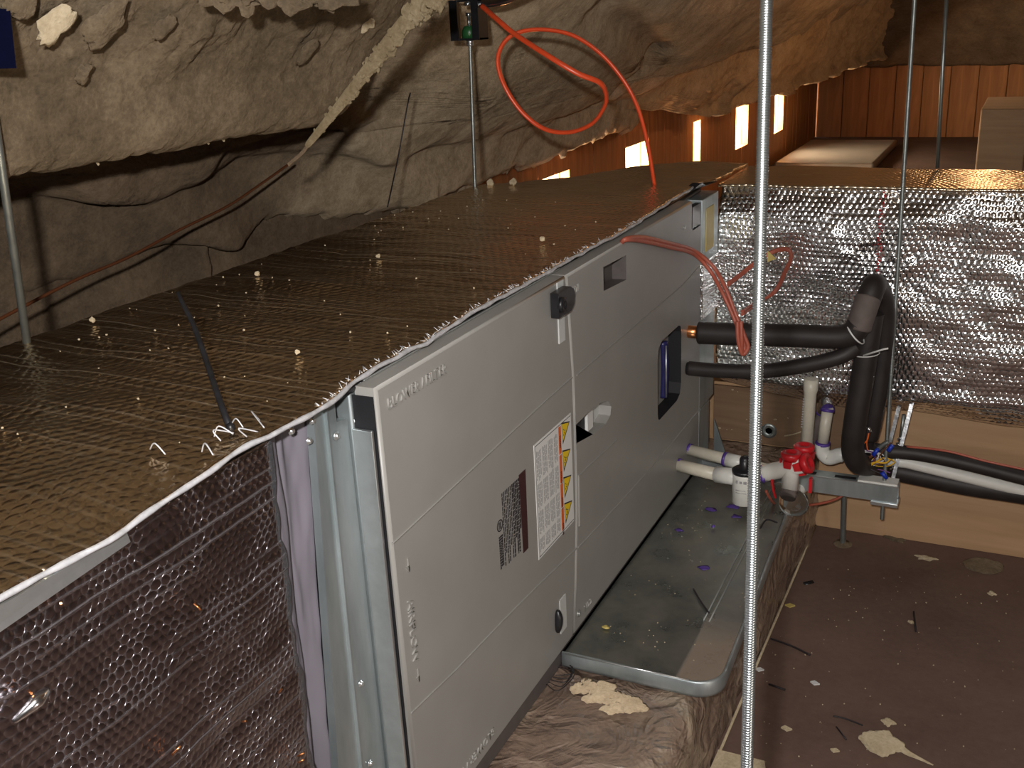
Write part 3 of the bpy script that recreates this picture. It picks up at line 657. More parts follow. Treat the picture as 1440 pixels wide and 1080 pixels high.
# screws on door top corner and coil side
screw((0.0, 1.395, .262), (.01, 0, 0), .004, ah); screw((0, 1.99, .805), (.01, 0, 0), .003, ah); screw((0, 1.962, .300), (.01, 0, 0), .003, ah)

# ================================================================== NEAR DUCT AND FLEXIBLE CONNECTOR
nd = thing('foil_wrapped_duct', 'near duct wrapped in dark reflective bubble foil, lower left', 'duct', (-.26, .1, .1))
nu, nv = 170, 120; Y = np.broadcast_to(np.linspace(-.9, .728, nu)[:, None], (nu, nv)).copy(); Z = np.broadcast_to(np.linspace(.206, .838, nv)[None], (nu, nv)).copy()
D = .003 * fbm(Y * 4, Z * 7, 3, 91) + .0010 * fbm(Y * 3, Z * 50, 3, 92)
Y[-1:, :] += .004 * fbm(Z[-1:, :] * 30, Z[-1:, :] * 0, 3, 93)
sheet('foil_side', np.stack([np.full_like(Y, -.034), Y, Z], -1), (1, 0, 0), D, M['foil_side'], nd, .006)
MB().box((-.50, -.9, .206), (-.046, .722, .840)).make('duct_board', M['galv'], nd)
MB().prism([(-.016, .25, .842), (-.014, .522, .843), (-.014, .524, .833), (-.018, .25, .812)], (-.003, 0, 0)).make('metal_strip', M['galv_edge'], nd)['label'] = 'bright metal edge strip'
# twists of foil thread and glue on the duct, one clump
q = MB()
for k in range(26):
    p = V((-.028, random.uniform(.15, .72), random.uniform(.45, .83))); q.tube([p, p + V((.006, random.uniform(-.006, .006), random.uniform(-.008, .008)))], .0011, 5, False)
o = q.make('torn_flecks', M['copper'], nd); o['kind'] = 'stuff'
MB().tube([(-.026, .40, .745), (-.020, .415, .752), (-.024, .43, .752)], lambda t: .006 * (1 - abs(t - .6)), 8).make('foil_tear', M['foil_tape'], nd)
# flexible canvas connector with folds
nu, nv = 60, 100; Z = np.broadcast_to(np.linspace(.206, .846, nv)[None], (nu, nv)).copy(); T = np.broadcast_to(np.linspace(0, 1, nu)[:, None], (nu, nv))
yl = .728 - .012 * (.85 - Z); yr = np.interp(Z, [.2, .42, .85], [.752, .770, .806]); Y = yl + (yr - yl) * T
fc = .42 + .22 * (.85 - Z) / .4
D = -.012 * np.exp(-((T - np.clip(fc, 0, .92)) / .07) ** 2) + .006 * np.sin(T * 7) + .003 * fbm(T * 3, Z * 8, 3, 95)
sheet('canvas_connector', np.stack([np.full_like(Y, -.052), Y, Z], -1), (1, 0, 0), D, M['canvas'], nd, .003)['label'] = 'grey folded vinyl connector collar'

# ================================================================== FOIL BLANKET ON TOP
bl = thing('foil_blanket', 'bronze-looking bubble foil blanket covering the top of the air handler', 'insulation', (-.26, 1.2, .856))
nu, nv = 420, 90
yv = np.linspace(-.9, 2.52, nu)[:, None]; T = np.linspace(0, 1, nv)[None, :]
xb = np.interp(yv, [-1, 2.07, 2.12, 2.40, 2.53], [-.517, -.517, -.50, -.245, -.12]); xf = np.interp(yv, [-1, .4, .65, .72, .86, 2.1, 2.18, 2.24, 3], [-.016, -.016, -.012, -.010, -.020, -.020, -.016, -.002, -.002])
X = xb + (xf - xb) * T; Y = yv + 0 * T
Z = .862 + 0 * X; Z += -.015 * np.exp(-((Y - .45) / .22) ** 2) * np.clip((T - .6) / .4, 0, 1)
Z += .0035 * fbm(X * 5, Y * 5, 4, 101) + .0014 * fbm(X * 10, Y * 40, 3, 102) - .006 * np.clip((Y - 1.35) / .3, 0, 1) * np.clip((T - .7) / .3, 0, 1) * np.clip((1.9 - Y) / .3, 0, 1)
X = X + .003 * fbm(Y * 14, Y * 0, 4, 103) * np.clip((T - .9) / .1, 0, 1)
sheet('foil_top', np.stack([X, Y, Z], -1), (0, 0, 1), Z * 0, M['foil_top'], bl, .006)
# pale cut edge of the blanket with frayed fibres
pts = []
for yy in np.arange(-.3, 2.2, .02):
    k = int((yy + .9) / (3.42) * (nu - 1)); pts.append((float(X[k, -1]) + .001, yy, float(Z[k, -1]) - .0035))
MB().tube(pts, lambda t: .0027 + .0006 * math.sin(t * 300) * math.sin(t * 77), 7, True, 2).make('cut_edge', M['foil_edge'], bl)['label'] = 'bright cut edge of foil'
q = MB()
for k in range(150):
    yy = .78 + 1.0 * random.random() ** 1.3; j = int((yy + .9) / 3.42 * (nu - 1)); p = V((float(X[j, -1]), yy, float(Z[j, -1])))
    q.tube([p, p + V((random.uniform(-.008, .004), random.uniform(-.005, .005), random.uniform(0, .005)))], .0005, 4, False)
for k in range(7):
    p = V((-.03, .66, .864)) + V((random.uniform(-.03, .014), random.uniform(-.05, .07), 0)); q.tube([p, p + V((random.uniform(-.01, .01), random.uniform(-.01, .01), .010)), p + V((random.uniform(-.02, .02), random.uniform(-.02, .02), .002))], .0007, 5)
o = q.make('frayed_fibres', M['foil_edge'], bl); o['kind'] = 'stuff'
# dark rubber rail between blanket and doors
MB().tube([(-.032, .80, .8465), (-.031, 1.2, .8435), (-.031, 1.6, .840), (-.031, 2.0, .842), (-.030, 2.2, .846)], .006, 8).make('black_sealant', M['black'], bl)
MB().box((-.026, .88, .8495), (-.0235, 1.42, .8515)).make('top_trim', M['galv_edge'], bl)
MB().prism([(-.02, 2.11, .858), (-.004, 2.13, .872), (-.002, 2.16, .862), (.0, 2.24, .858), (-.02, 2.24, .85)], (-.02, 0, 0)).make('curled_flap', M['black'], bl)

# ================================================================== CROSS DUCT
xd = thing('cross_duct', 'silver bubble-foil cross duct behind the black refrigerant pipes', 'duct', (.6, 2.4, .36))
nu, nv = 260, 120; Xa = np.broadcast_to(np.linspace(0.0, 1.3, nu)[:, None], (nu, nv)).copy(); t_ = np.broadcast_to(np.linspace(0, 1, nv)[None], (nu, nv))
zb = np.interp(Xa, [0, .1, .22, .32, .43, .6, 1.3], [.375, .36, .345, .338, .350, .340, .325]); Za = zb + (.846 - zb) * t_
D = .010 * fbm(Xa * 4, Za * 6, 4, 111) + .003 * fbm(Xa * 12, Za * 18, 3, 112) + .012 * np.sin(np.clip((Za - .36) / .49, 0, 1) * PI) - .30 * np.clip(Za - .785, 0, 1) - .045 * np.clip(1 - t_ / .13, 0, 1) ** 2
D += .006 * np.exp(-((Za - .40) / .02) ** 2)
sheet('foil_front', np.stack([Xa, np.full_like(Xa, 2.252), Za], -1), (0, -1, 0), D, M['foil_front'], xd, .006)
MB().box((-.004, 2.315, .385), (1.3, 2.52, .838)).make('duct_board', M['galv'], xd)
nu, nv = 160, 50; Xa = np.broadcast_to(np.linspace(-.004, 1.3, nu)[:, None], (nu, nv)).copy(); Ya = np.broadcast_to(np.linspace(2.258, 2.53, nv)[None], (nu, nv)).copy()
sheet('foil_top', np.stack([Xa, Ya, .851 + .003 * fbm(Xa * 6, Ya * 6, 4, 121)], -1), (0, 0, 1), Xa * 0, M['foil_top'], xd, .006)
q = MB()
for k in range(44):
    z_ = .84 - k * .0070; q.blob((.345 + random.uniform(-.005, .005), 2.2385 + .30 * max(0, z_ - .785), z_), random.uniform(.0015, .0032), 1, .4)
q.make('red_streak', M['red'], xd)['label'] = 'dotted red print line'
dd = thing('far_duct', 'low dull metal duct far back under the last window, its top catching daylight', 'duct', (-.8, 9, 0))
MB().box((-1.17, 8.3, 0), (-.42, 9.8, .06), .02).make('duct_body', plain('dull_pale_metal', (.34, .31, .27), .45, .3, .12, 4), dd)
pt = at(1370, 205, 1, 4.0)
bx_ = thing('timber_block', 'sawn timber block end lit tan beyond the ducts, right edge', 'timber', (pt.x, 4.0, 0))
MB().box((pt.x + .01, 4.0, 0), (pt.x + .16, 4.5, .845), .006).make('block', M['board2'], bx_)

# ================================================================== DRAIN PAN
dp = thing('drain_pan', 'galvanised drain pan with rolled rim and dusty flange under the coil door', 'drain pan', (.12, 1.7, .205))
def pan_outline(off, z):
    r = .045 - off * .5; cxr = .262 - off; y0 = 1.318 + off
    p = [(.0015, y0 - .002)]; p.append((.02, y0 + .0))
    for k in range(9):
        a = -PI / 2 + PI / 2 * k / 8; p.append((cxr - r + r * math.cos(a), y0 + r + r * math.sin(a)))
    p += [(.240 - off, 1.90), (.230 - off, 2.07 - off), (.0015, 2.09 - off)]
    return [V((x_, y_, z)) for x_, y_ in p]
q = MB(); q.mats = [M['galv'], M['pan']]; prev = None; ri = 0
for off, z in ((.010, .2045), (.001, .2065), (0, .212), (0, .232), (.0015, .2345), (.004, .2345), (.006, .232), (.007, .2275)):
    vs = [q.b.verts.new(p) for p in pan_outline(off, z)]; ri += 1; q.cur = 0 if ri < 7 else 1
    if prev:
        for i in range(len(vs)): q.face([prev[i], prev[(i + 1) % len(vs)], vs[(i + 1) % len(vs)], vs[i]], True)
    else: q.face(vs[::-1])
    prev = vs
q.face(prev); q.make('pan_body', M['pan'], dp)
for dx in (0, .010): MB().tube([(.187 + dx, 1.50, .229), (.184 + dx, 1.82, .229), (.180 + dx, 2.06, .229)], .0012, 6, False).make('fold_line', M['galv_edge'], dp)
MB().tube([(.008, 1.3135, .236), (.215, 1.3185, .236)], .0013, 6, False).make('rim_bead', M['galv_edge'], dp)
for px, py, r_ in ((1000, 716, .010), (1032, 712, .012), (1036, 726, .009), (955, 745, .007), (990, 798, .009)):
    MB().blob(at(px, py, 2, .2285), r_, 2, .3, (1.2, .9, .06)).make('primer_splash', M['primer'], dp)
q = MB()
for k in range(90):
    p = V((random.uniform(.02, .235), random.uniform(1.36, 2.03), .2282)); q.blob(p, random.uniform(.0006, .0016), 1, .3, (1, 1, .5))
o = q.make('speckles', M['foam_pale'], dp); o['kind'] = 'stuff'
tag(MB().blob(at(852, 882, 2, .231), .0045, 2, .4, (1.3, 1, .6)).make('foam_crumb', M['yellowtag']), 'yellow foam crumb inside the drain pan by the seam of the doors', 'crumb')
tag(MB().blob(at(1003, 740, 2, .2335) - V((.0, 0, 0)), .004, 1, .2).make('primer_bead', M['primer']), 'small round purple bead in the middle of the drain pan', 'bead')
def stick(pxs, z, label, r=.0016, cat='zip tie', mat='ink'):
    o = MB().tube([at(px, py, 2, z) for px, py in pxs], r, 6, len(pxs) > 2).make('zip_tie_offcut', M[mat]); return tag(o, label, cat)
stick([(975, 828), (985, 845), (997, 862)], .2305, 'black zip tie offcut lying in the drain pan')
stick([(1069, 743), (1078, 731), (1093, 735)], .2365, 'black bent zip tie offcut on the drain pan flange by the rod', .0018)

# ================================================================== PVC CONDENSATE LINES
cl = thing('condensate_line', 'white condensate pipe with black-capped float switch and red-capped tee', 'pipe', (0, 1.96, .3))
def Pp(px, py, yv): return at(px, py, 1, yv)
a = V((-.012, 1.962, .298)); b = Pp(1015, 669, 1.935)
MB().cyl(a, b + (b - a) * .1, .0135).make('pipe', M['pvc_old'], cl)
MB().lathe(V((.0005, 1.961, .298)), b, [(0, .0145), (.006, .0143)], 20).make('primer_ring', M['primer'], cl)
c = Pp(1047, 672, 1.92); MB().lathe(b - (b - a).normalized() * .012, c, [(0, .0150), (.0005, .0175), (.028, .0175), (.034, .0175), (.055, .0175)], 24).make('socket', M['pvc'], cl)
ct = V((c.x, c.y, .253)); cz = .326
MB().lathe(ct, ct + UP, [(0, .020), (.002, .0245), (.060, .0248), (.0665, .0248), (.068, .0235)], 30).make('float_housing', M['pvc'], cl)
t0 = V((c.x, c.y, .321))
MB().lathe(t0, t0 + UP, [(0, .0255), (.006, .0258), (.009, .022), (.009, .011), (.030, .011), (.035, .008), (.036, .003)], 24).make('float_switch_cap', M['black'], cl)['label'] = 'glossy black float switch cap'
q = MB()
for k, (dx, w_) in enumerate(((-.012, .004), (-.004, .005), (.004, .006))): q.box((c.x + dx, c.y - .0262, .306), (c.x + dx + w_, c.y - .0235, .311))
q.box((c.x - .012, c.y - .0255, .290), (c.x + .008, c.y - .023, .2905)).box((c.x - .012, c.y - .0255, .284), (c.x + .01, c.y - .023, .2846))
q.make('printed_marks', M['inkgrey'], cl)
tx = Pp(1112, 657, 1.905)
MB().cyl(c, tx, .0135).make('pipe', M['pvc'], cl)
dr = (tx - c).normalized()
MB().lathe(tx - dr * .062, tx, [(0, .0145), (.0, .0172), (.012, .0172), (.062, .017), (.096, .017)], 24).make('tee_run', M['pvc'], cl)
MB().lathe(tx - dr * .064, tx, [(0, .0176), (.006, .0176)], 20).make('primer_ring', M['primer'], cl)
MB().blob(tx - dr * .058 + V((0, -.016, -.008)), .005, 2, .3, (.8, .5, 1.4)).make('primer_drip', M['primer'], cl)
MB().lathe(tx - UP * .052, tx, [(0, .0165), (.052, .017), (.075, .017)], 24).make('tee_branch', M['pvc'], cl)
# red caps: notched rings on the tee's top and end
def redcap(pos, ax, name='red_cap'):
    ax = V(ax).normalized(); q = MB(); q.lathe(pos, V(pos) + ax, [(0, .0195), (.012, .0205), (.014, .018), (.0145, .010), (.010, .009)], 20)
    u_ = ax.orthogonal().normalized(); w_ = ax.cross(u_)
    for k in range(4):
        a_ = k * PI / 2 + .6; d_ = (u_ * math.cos(a_) + w_ * math.sin(a_)); t_ = ax.cross(d_)
        p0 = V(pos) + d_ * .0165
        q.hexa([p0 - t_ * .007 - ax * .014, p0 + t_ * .007 - ax * .014, p0 + t_ * .007 - ax * .014 + d_ * .0035, p0 - t_ * .007 - ax * .014 + d_ * .0035, p0 - t_ * .009, p0 + t_ * .009, p0 + t_ * .009 + d_ * .004, p0 - t_ * .009 + d_ * .004])
    return q.make(name, M['red'], cl)
redcap(tx + UP * .018, (0, 0, 1)); redcap(tx + dr * .028, dr)
b2 = tx + V((.016, .045, .0)); MB().lathe(b2 - UP * .02, b2, [(0, .0165), (.045, .0165)], 20).make('rear_tee_neck', M['pvc'], cl); redcap(b2 + UP * .018, (0, 0, 1))
# clear trap bowl
q = MB(); q.lathe(V((0, 0, 0)), -UP, [(0, .017), (.010, .021), (.030, .022), (.043, .019), (.052, .012), (.056, .002)], 28)
for vv in q.b.verts: k_ = min(1, -vv.co.z / .012); vv.co = tx + V((vv.co.x * (1 + .35 * k_) + .009 * k_, vv.co.y * .9, vv.co.z - .050))
q.make('clear_trap', M['clear'], cl)['label'] = 'clear plastic trap bowl'
MB().lathe(tx + V((0, 0, -.050)), -UP, [(0, .0168), (.016, .0165)], 20).make('primer_ring', M['rubber_pale'], cl)
MB().tube([tx + V((-.028, .0, -.018)), tx + V((-.034, -.004, -.03)), tx + V((-.031, -.006, -.052)), tx + V((-.026, -.004, -.07))], lambda t: .0045 * (1 - .5 * t), 8, flat=.5).make('red_strap', M['red'], cl)
MB().box((tx.x + .036, tx.y, tx.z - .050), (tx.x + .042, tx.y + .012, tx.z - .02)).make('red_tab', M['red'], cl)
# rear pipe
cr = thing('drain_pipe', 'cream PVC pipe leaving the cabinet just behind the float switch', 'pipe', (0, 2.03, .3))
a = V((-.01, 2.035, .305)); b = Pp(1085, 662, 2.0); MB().cyl(a, b, .0125).make('pipe', M['pvc_old'], cr)
e = a + (b - a) * .50; MB().lathe(e, b, [(0, .0128), (0, .0152), (.045, .0152)], 20).make('coupling', M['pvc'], cr); MB().lathe(e - (b - a).normalized() * .006, b, [(0, .0156), (.007, .0156)], 18).make('primer_ring', M['primer'], cr)
MB().lathe(V((.001, 2.034, .305)), b, [(0, .0135), (.006, .0133)], 18).make('primer_ring', M['primer'], cr)
# vent stack with coupling, elbow and diagonal leg
vs_ = thing('vent_pipe', 'upright open-topped white PVC vent pipe with purple primer rings', 'pipe', (.217, 2.19, .2))
yq = 2.19; top = Pp(1141, 533, yq); bot = Pp(1133, 640, yq)
MB().lathe(top, bot, [(0, .0115), (0, .0155), (.026, .0155), (.034, .0135), ((bot - top).length, .0135), ((bot - top).length, .004)], 24).make('pipe', M['pvc_old'], vs_)
d_ = (bot - top).normalized()
MB().lathe(bot - d_ * .016, bot, [(0, .0135), (0, .0165), (.045, .0165)], 24).make('coupling', M['pvc'], vs_); MB().lathe(bot - d_ * .021, bot, [(0, .0142), (.006, .0145)], 20).make('primer_ring', M['primer'], vs_)
e2 = bot + d_ * .028; MB().lathe(e2, e2 + d_, [(0, .0170), (.008, .0175)], 20).make('primer_ring', M['primer'], vs_)
elb = [e2 + d_ * .006, e2 + d_ * .028 + V((.002, 0, 0)), e2 + d_ * .040 + V((.0, -.02, 0)), e2 + d_ * .044 + V((-.02, -.09, 0))]
MB().tube(elb, .0155, 18).make('elbow', M['pvc'], vs_)
q = MB()
for k in range(12): p = top + d_ * (.045 + k * .006); q.box((p.x - .0135, p.y - .0125 + .004, p.z - .0020), (p.x - .0105, p.y - .0075, p.z + .0014))
q.make('printed_marks', M['inkgrey'], vs_)
# second riser with a bend over the top
sr = thing('drain_riser', 'bent PVC drain riser with primer-stained top elbow beside the black pipe', 'pipe', (.25, 2.25, .2))
k1 = Pp(1136, 640, 2.27); k2 = Pp(1150, 600, 2.27); k3 = Pp(1157, 580, 2.27); k4 = Pp(1161, 567, 2.255); k5 = Pp(1164, 575, 2.23); k6 = Pp(1160, 600, 2.22); k7 = Pp(1157, 622, 2.22)
MB().tube([k1, k2, k3], .0125, 16, False).make('pipe', M['rubber_pale'], sr)['label'] = 'grey-brown diagonal leg'
MB().tube([k3, k4, k5], .0145, 16, True, 6).make('elbow', M['foil_tape'], sr)
MB().lathe(k3, k2, [(0, .0150), (.005, .0150)], 18).make('primer_ring', M['primer'], sr); MB().lathe(k5, k6, [(0, .0152), (.006, .0152)], 18).make('primer_ring', M['primer'], sr)
MB().cyl(k5, k7, .0125).make('pipe', M['pvc_old'], sr)
MB().lathe(k7, k7 - UP, [(0, .0165), (.006, .0165)], 18).make('primer_ring', M['primer'], sr)
k8 = k7 - UP * .03 + V((.012, 0, 0)); k9 = Pp(1185, 640, 2.215)
MB().tube([k7 - UP * .004, k7 - UP * .022, k7 + V((.014, 0, -.036)), k9 + V((-.01, 0, -.002)), k9], .0165, 18).make('elbow', M['pvc'], sr)
MB().tube([k9, Pp(1275, 650, 2.24), Pp(1440, 690, 2.26), Pp(1560, 716, 2.27)], .0135, 16, False).make('pipe', M['pvc'], sr)

# ================================================================== REFRIGERANT LINES
def line(name, label, px, r, seg=20, mat='rubber', **k): 
    return tag(MB().tube([Pp(*p) for p in px], r, seg, True, 8, **k).make(name, M[mat]), label, 'pipe')
su = thing('suction_line', 'thick black foam-insulated pipe from the copper stub, looping up then down', 'pipe', (0.02, 2.03, .576))
MB().tube([Pp(983, 468, 2.03), Pp(1040, 470, 2.03), Pp(1120, 472, 2.03), Pp(1170, 474, 2.03), Pp(1196, 470, 2.03), Pp(1208, 456, 2.03)], .0235, 24, True, 8).make('insulation', M['rubber'], su)
MB().tube([Pp(1207, 462, 2.03), Pp(1214, 440, 2.035), Pp(1221, 420, 2.05)], .0245, 24, True, 6).make('insulation', M['rubber_pale'], su)  # light on this segment is put into a paler rubber colour
MB().tube([Pp(1221, 421, 2.05), Pp(1228, 404, 2.065), Pp(1232, 402, 2.10), Pp(1243, 425, 2.145), Pp(1243, 470, 2.165), Pp(1238, 520, 2.17), Pp(1229, 580, 2.17), Pp(1221, 615, 2.18)], lambda t: .0243 - .004 * min(1, t * 2), 24, True, 8).make('insulation', M['rubber'], su)
MB().tube([Pp(1221, 612, 2.18), Pp(1220, 628, 2.19), Pp(1240, 634, 2.205), Pp(1290, 638, 2.215), Pp(1360, 652, 2.22), Pp(1440, 672, 2.225), Pp(1530, 694, 2.23)], .0155, 20, True, 8).make('insulation', M['rubber'], su)
ll = thing('liquid_line', 'thinner black insulated pipe curving below the thick one', 'pipe', (.02, 2.02, .5))
MB().tube([Pp(969, 518, 2.02), Pp(1010, 521, 2.02), Pp(1070, 522, 2.02), Pp(1130, 514, 2.02), Pp(1180, 502, 2.025), Pp(1204, 488, 2.04)], .0155, 20, True, 8).make('insulation', M['rubber'], ll)
MB().lathe(Pp(966, 518, 2.02), Pp(1010, 521, 2.02), [(0, .0001), (0, .0135), (.01, .0135)], 16).make('slit_end', M['hole'], ll)
fr = thing('insulated_riser', 'thick black insulated pipe dropping in front, bending right below the metal box', 'pipe', (.36, 2.1, .2))
MB().tube([Pp(1226, 440, 2.085), Pp(1220, 480, 2.085), Pp(1213, 530, 2.085), Pp(1203, 590, 2.085), Pp(1199, 630, 2.095), Pp(1206, 650, 2.12), Pp(1222, 655, 2.20), Pp(1250, 660, 2.262), Pp(1290, 668, 2.27), Pp(1360, 682, 2.27), Pp(1440, 694, 2.27), Pp(1540, 712, 2.27)], .0235, 24, True, 8).make('insulation', M['rubber'], fr)
# zip ties
def ring(c, ax, r, wire, mat, name, label, tail=None):
    ax = V(ax).normalized(); u_ = ax.orthogonal().normalized(); w_ = ax.cross(u_); q = MB()
    pts = [V(c) + (u_ * math.cos(2 * PI * k / 16) + w_ * math.sin(2 * PI * k / 16)) * r for k in range(17)]
    q.tube(pts, wire, 8, True, 2, flat=.5)
    if tail: q.tube(tail, wire, 8, False)
    return tag(q.make(name, M[mat]), label, 'zip tie')
c1 = Pp(1203, 468, 2.03); ring(c1, (Pp(1185, 474, 2.03) - Pp(1212, 456, 2.03)), .0262, .0016, 'tie_white', 'zip_tie', 'clear zip tie looped round the bend of the thick black pipe')
c2 = Pp(1218, 497, 2.085); ring(c2, (-.1, 0, 1), .0255, .0019, 'tie_white', 'zip_tie', 'white zip tie cinched round the dropping black pipes', [Pp(1214, 500, 2.052), Pp(1243, 491, 2.04), Pp(1249, 490, 2.04)])
screw(Pp(1245, 490, 2.05), (.004, -.002, 0), .004, bpy.data.objects[-1] if 0 else None, 'zip_tie_head') if 0 else None

# ================================================================== STRUT RAIL, RODS, METAL BOX
st = thing('strut_rail', 'galvanised slotted strut rail carried on threaded rods under the cabinet', 'rail', (.2, 2.19, .2))
def strutmesh():
    q = MB(); x0, x1 = -.48, .428; y0, y1 = 2.150, 2.186; z0, z1 = .190, .2285
    q.prism([(x0, y0, z0), (x0, y0, z1), (x0, y1, z1), (x0, y1, z0), (x0, y1 - .010, z0), (x0, y1 - .010, z0 + .003), (x0, y1 - .003, z0 + .003), (x0, y1 - .003, z1 - .003), (x0, y0 + .003, z1 - .003), (x0, y0 + .003, z0 + .003), (x0, y0 + .010, z0 + .003), (x0, y0 + .010, z0)], (x1 - x0, 0, 0)); return q
strutmesh().make('channel', M['galv'], st)
MB().box((-.1, 2.149, .2275), (.428, 2.1515, .2300)).make('bright_edge', M['galv_edge'], st)
for k in range(5):
    x_ = .04 + k * .085; MB().box((x_, 2.160, .2287), (x_ + .045, 2.172, .2292), 0).make('slot', M['hole'], st)
rods = [('left of the foil blanket, against the foam bay', (0, 40), 1, .841), ]
def rod(name, label, a, b, r, mat, thread=0, nut=None):
    q = MB()
    if thread:
        L_ = (V(b) - V(a)).length; n = int(L_ / thread); prof = []
        for i in range(n): prof += [(i * thread, r * .86), (i * thread + thread * .35, r), (i * thread + thread * .65, r)]
        q.lathe(a, b, prof, 14)
    else: q.cyl(a, b, r, 14)
    return tag(q.make(name, M[mat]), label, 'rod')
n0 = atd(1078, 0, .86); n1 = atd(1050, 1080, .86); ax_ = n0; xx = (n0.x + n1.x) / 2; yy = (n0.y + n1.y) / 2
dn = (n1 - n0).normalized()
nb = atd(1064, 540, .78)
pA = atd(1081, -110, .90); pB = atd(1050, 1080, .80)
# nearest rod: hang it plumb-ish through the two picture points
lo = at(1046, 1210, 2, .35) if 0 else None
rod('threaded_rod', 'bright zinc threaded rod nearest the camera, crossing the whole height', atd(1082, -160, .93), atd(1049.5, 1110, .93), .0052, 'steelrod', .0021)
rd = at(38, 482, 2, .862); rod('threaded_rod', 'dull steel rod at the far left rising from the foil blanket', rd, Pp(0, 220, rd.y) + (Pp(0, 220, rd.y) - rd) * 1.5, .0050, 'rod_dull')
rm = at(668, 263, 2, .862); rmt = Pp(660, 5, rm.y); rod('threaded_rod', 'thin steel rod hanging from the black spring hanger to the blanket', rm, Pp(661, 62, rm.y), .0042, 'rod_dull', .003)
rr0 = at(1290, 0, 1, 2.168); rr1 = Pp(1249, 684, 2.168); rr2 = Pp(1240, 732, 2.168)
rod('threaded_rod', 'grey rod passing down the front of the foil duct to the strut end', Pp(1290, -60, 2.168), rr2, .0043, 'rod_dull', .003)
rf = at(1318, 236, 2, .852); rod('threaded_rod', 'far thin rod ending on top of the cross duct', rf, Pp(1333, -40, rf.y), .0042, 'rod_dull')
rg = V((.305, 2.287, .0)); rod('threaded_rod', 'short bent rod standing on the floor below the strut rail', rg, Pp(1187, 688, 2.25), .0065, 'rod_dull', .003)
q = MB(); pz = V((rr1.x, 2.168, .168)); q.box((pz.x - .032, 2.146, .181), (pz.x + .024, 2.19, .1895), .001); q.make('square_washer', M['galv_edge'], st)
q = MB(); q.lathe((pz.x - .001, 2.168, .174), (pz.x - .001, 2.168, .2), [(0, .008), (.007, .008)], 6); q.make('nut', M['galv_edge'], st)
MB().box((.20, 2.147, .181), (.235, 2.19, .1895), .001).make('square_washer', M['galv_edge'], st)
MB().lathe((rg.x, rg.y, .0), (rg.x, rg.y, .1), [(0, .022), (.002, .021), (.004, .008), (.01, .007)], 12).make('floor_washer', M['foam'], None)
o = bpy.data.objects[-1] if 0 else None
for ob in list(S.objects):
    if ob.name.startswith('floor_washer'): tag(ob, 'grey-tan washer dab at the foot of the short rod', 'washer')
# open metal control box behind the rod
bx = thing('control_box', 'open bright metal junction frame standing on the strut end', 'bracket', (.41, 2.2, .23))
f1a, f1b = Pp(1282, 568, 2.235), Pp(1256, 672, 2.19); f2a, f2b = Pp(1264, 572, 2.25), Pp(1243, 655, 2.22)
for a_, b_ in ((f1a, f1b), (f2a, f2b)):
    w_ = V((.004, 0, 0)); t_ = V((0, .012, 0)); MB().hexa([b_ - w_, b_ + w_, b_ + w_ + t_, b_ - w_ + t_, a_ - w_, a_ + w_, a_ + w_ + t_, a_ - w_ + t_]).make('side_flange', M['foil_tape'], bx)
MB().cyl(Pp(1271, 583, 2.26), Pp(1266, 622, 2.26), .0042, 12).make('bolt', M['rod_dull'], bx)
q = MB(); a_ = Pp(1236, 640, 2.23); q.box((a_.x, 2.225, a_.z - .012), (a_.x + .040, 2.24, a_.z + .004), .001); q.box((a_.x + .01, 2.225, a_.z + .006), (a_.x + .04, 2.24, a_.z + .013)); q.make('terminal_plate', M['galv'], bx)
q = MB()
for k in range(5): p = Pp(1262 - 2.2 * k, 618 + 9 * k, 2.225); q.tube([p, p + V((.006, 0, .004)), p + V((.004, 0, -.006)), p + V((-.002, 0, -.010))], .002, 6)
q.make('terminal_screws', M['foil_tape'], bx)
# foot plate (pale) on the strut
MB().box((.345, 2.152, .2295), (.427, 2.186, .2335)).make('foot_plate', M['pvc'], bx)
# low-voltage wire bundle with blue nuts
wb_ = thing('wire_bundle', 'tangle of coloured low-voltage wires with blue wire nuts on the strut', 'wires', (.37, 2.15, .23))
def loopw(cx, cy, rx, ry, yv, mat, turns=1.1, ph=0, name='wire'):
    pts = []
    for k in range(int(12 * turns) + 1):
        a_ = 2 * PI * k / 12 + ph; pts.append(Pp(cx + rx * math.cos(a_) + random.uniform(-1, 1), cy + ry * math.sin(a_) + random.uniform(-.7, .7), yv + .006 * math.sin(a_ * 1.7 + ph)))
    MB().tube(pts, .0013, 6, True, 3).make(name, M[mat], wb_)
for k, (cx, cy, rx, ry, mt) in enumerate(((1219, 642, 16, 9, 'w_white'), (1217, 643, 13, 10, 'w_purple'), (1221, 641, 14, 7, 'galv_edge'), (1222, 645, 17, 10, 'w_white'), (1228, 648, 16, 6, 'w_brown'), (1215, 640, 11, 7, 'redwire'), (1226, 644, 19, 8, 'w_white'), (1240, 650, 18, 6, 'w_yellow'))): loopw(cx, cy, rx, ry, 2.14 + .004 * k, mt, 1.15, k * .8)
def wirep(px, mat, yv=2.14, r=.0013): MB().tube([Pp(x_, y_, yv) for x_, y_ in px], r, 6).make('wire', M[mat], wb_)
wirep([(1210, 645), (1220, 652), (1232, 650), (1245, 651), (1252, 646)], 'w_yellow', 2.138, .0018); wirep([(1221, 657), (1228, 652), (1240, 645)], 'w_yellow', 2.14, .002)
wirep([(1222, 607), (1220, 618), (1213, 626), (1208, 634)], 'w_orange'); wirep([(1222, 607), (1219, 622), (1220, 633)], 'w_orange')
wirep([(1214, 655), (1225, 660), (1236, 665), (1242, 668)], 'ink'); wirep([(1212, 660), (1211, 655), (1216, 648), (1230, 640), (1236, 632)], 'w_brown'); wirep([(1226, 652), (1236, 642), (1243, 633), (1253, 622)], 'w_brown')
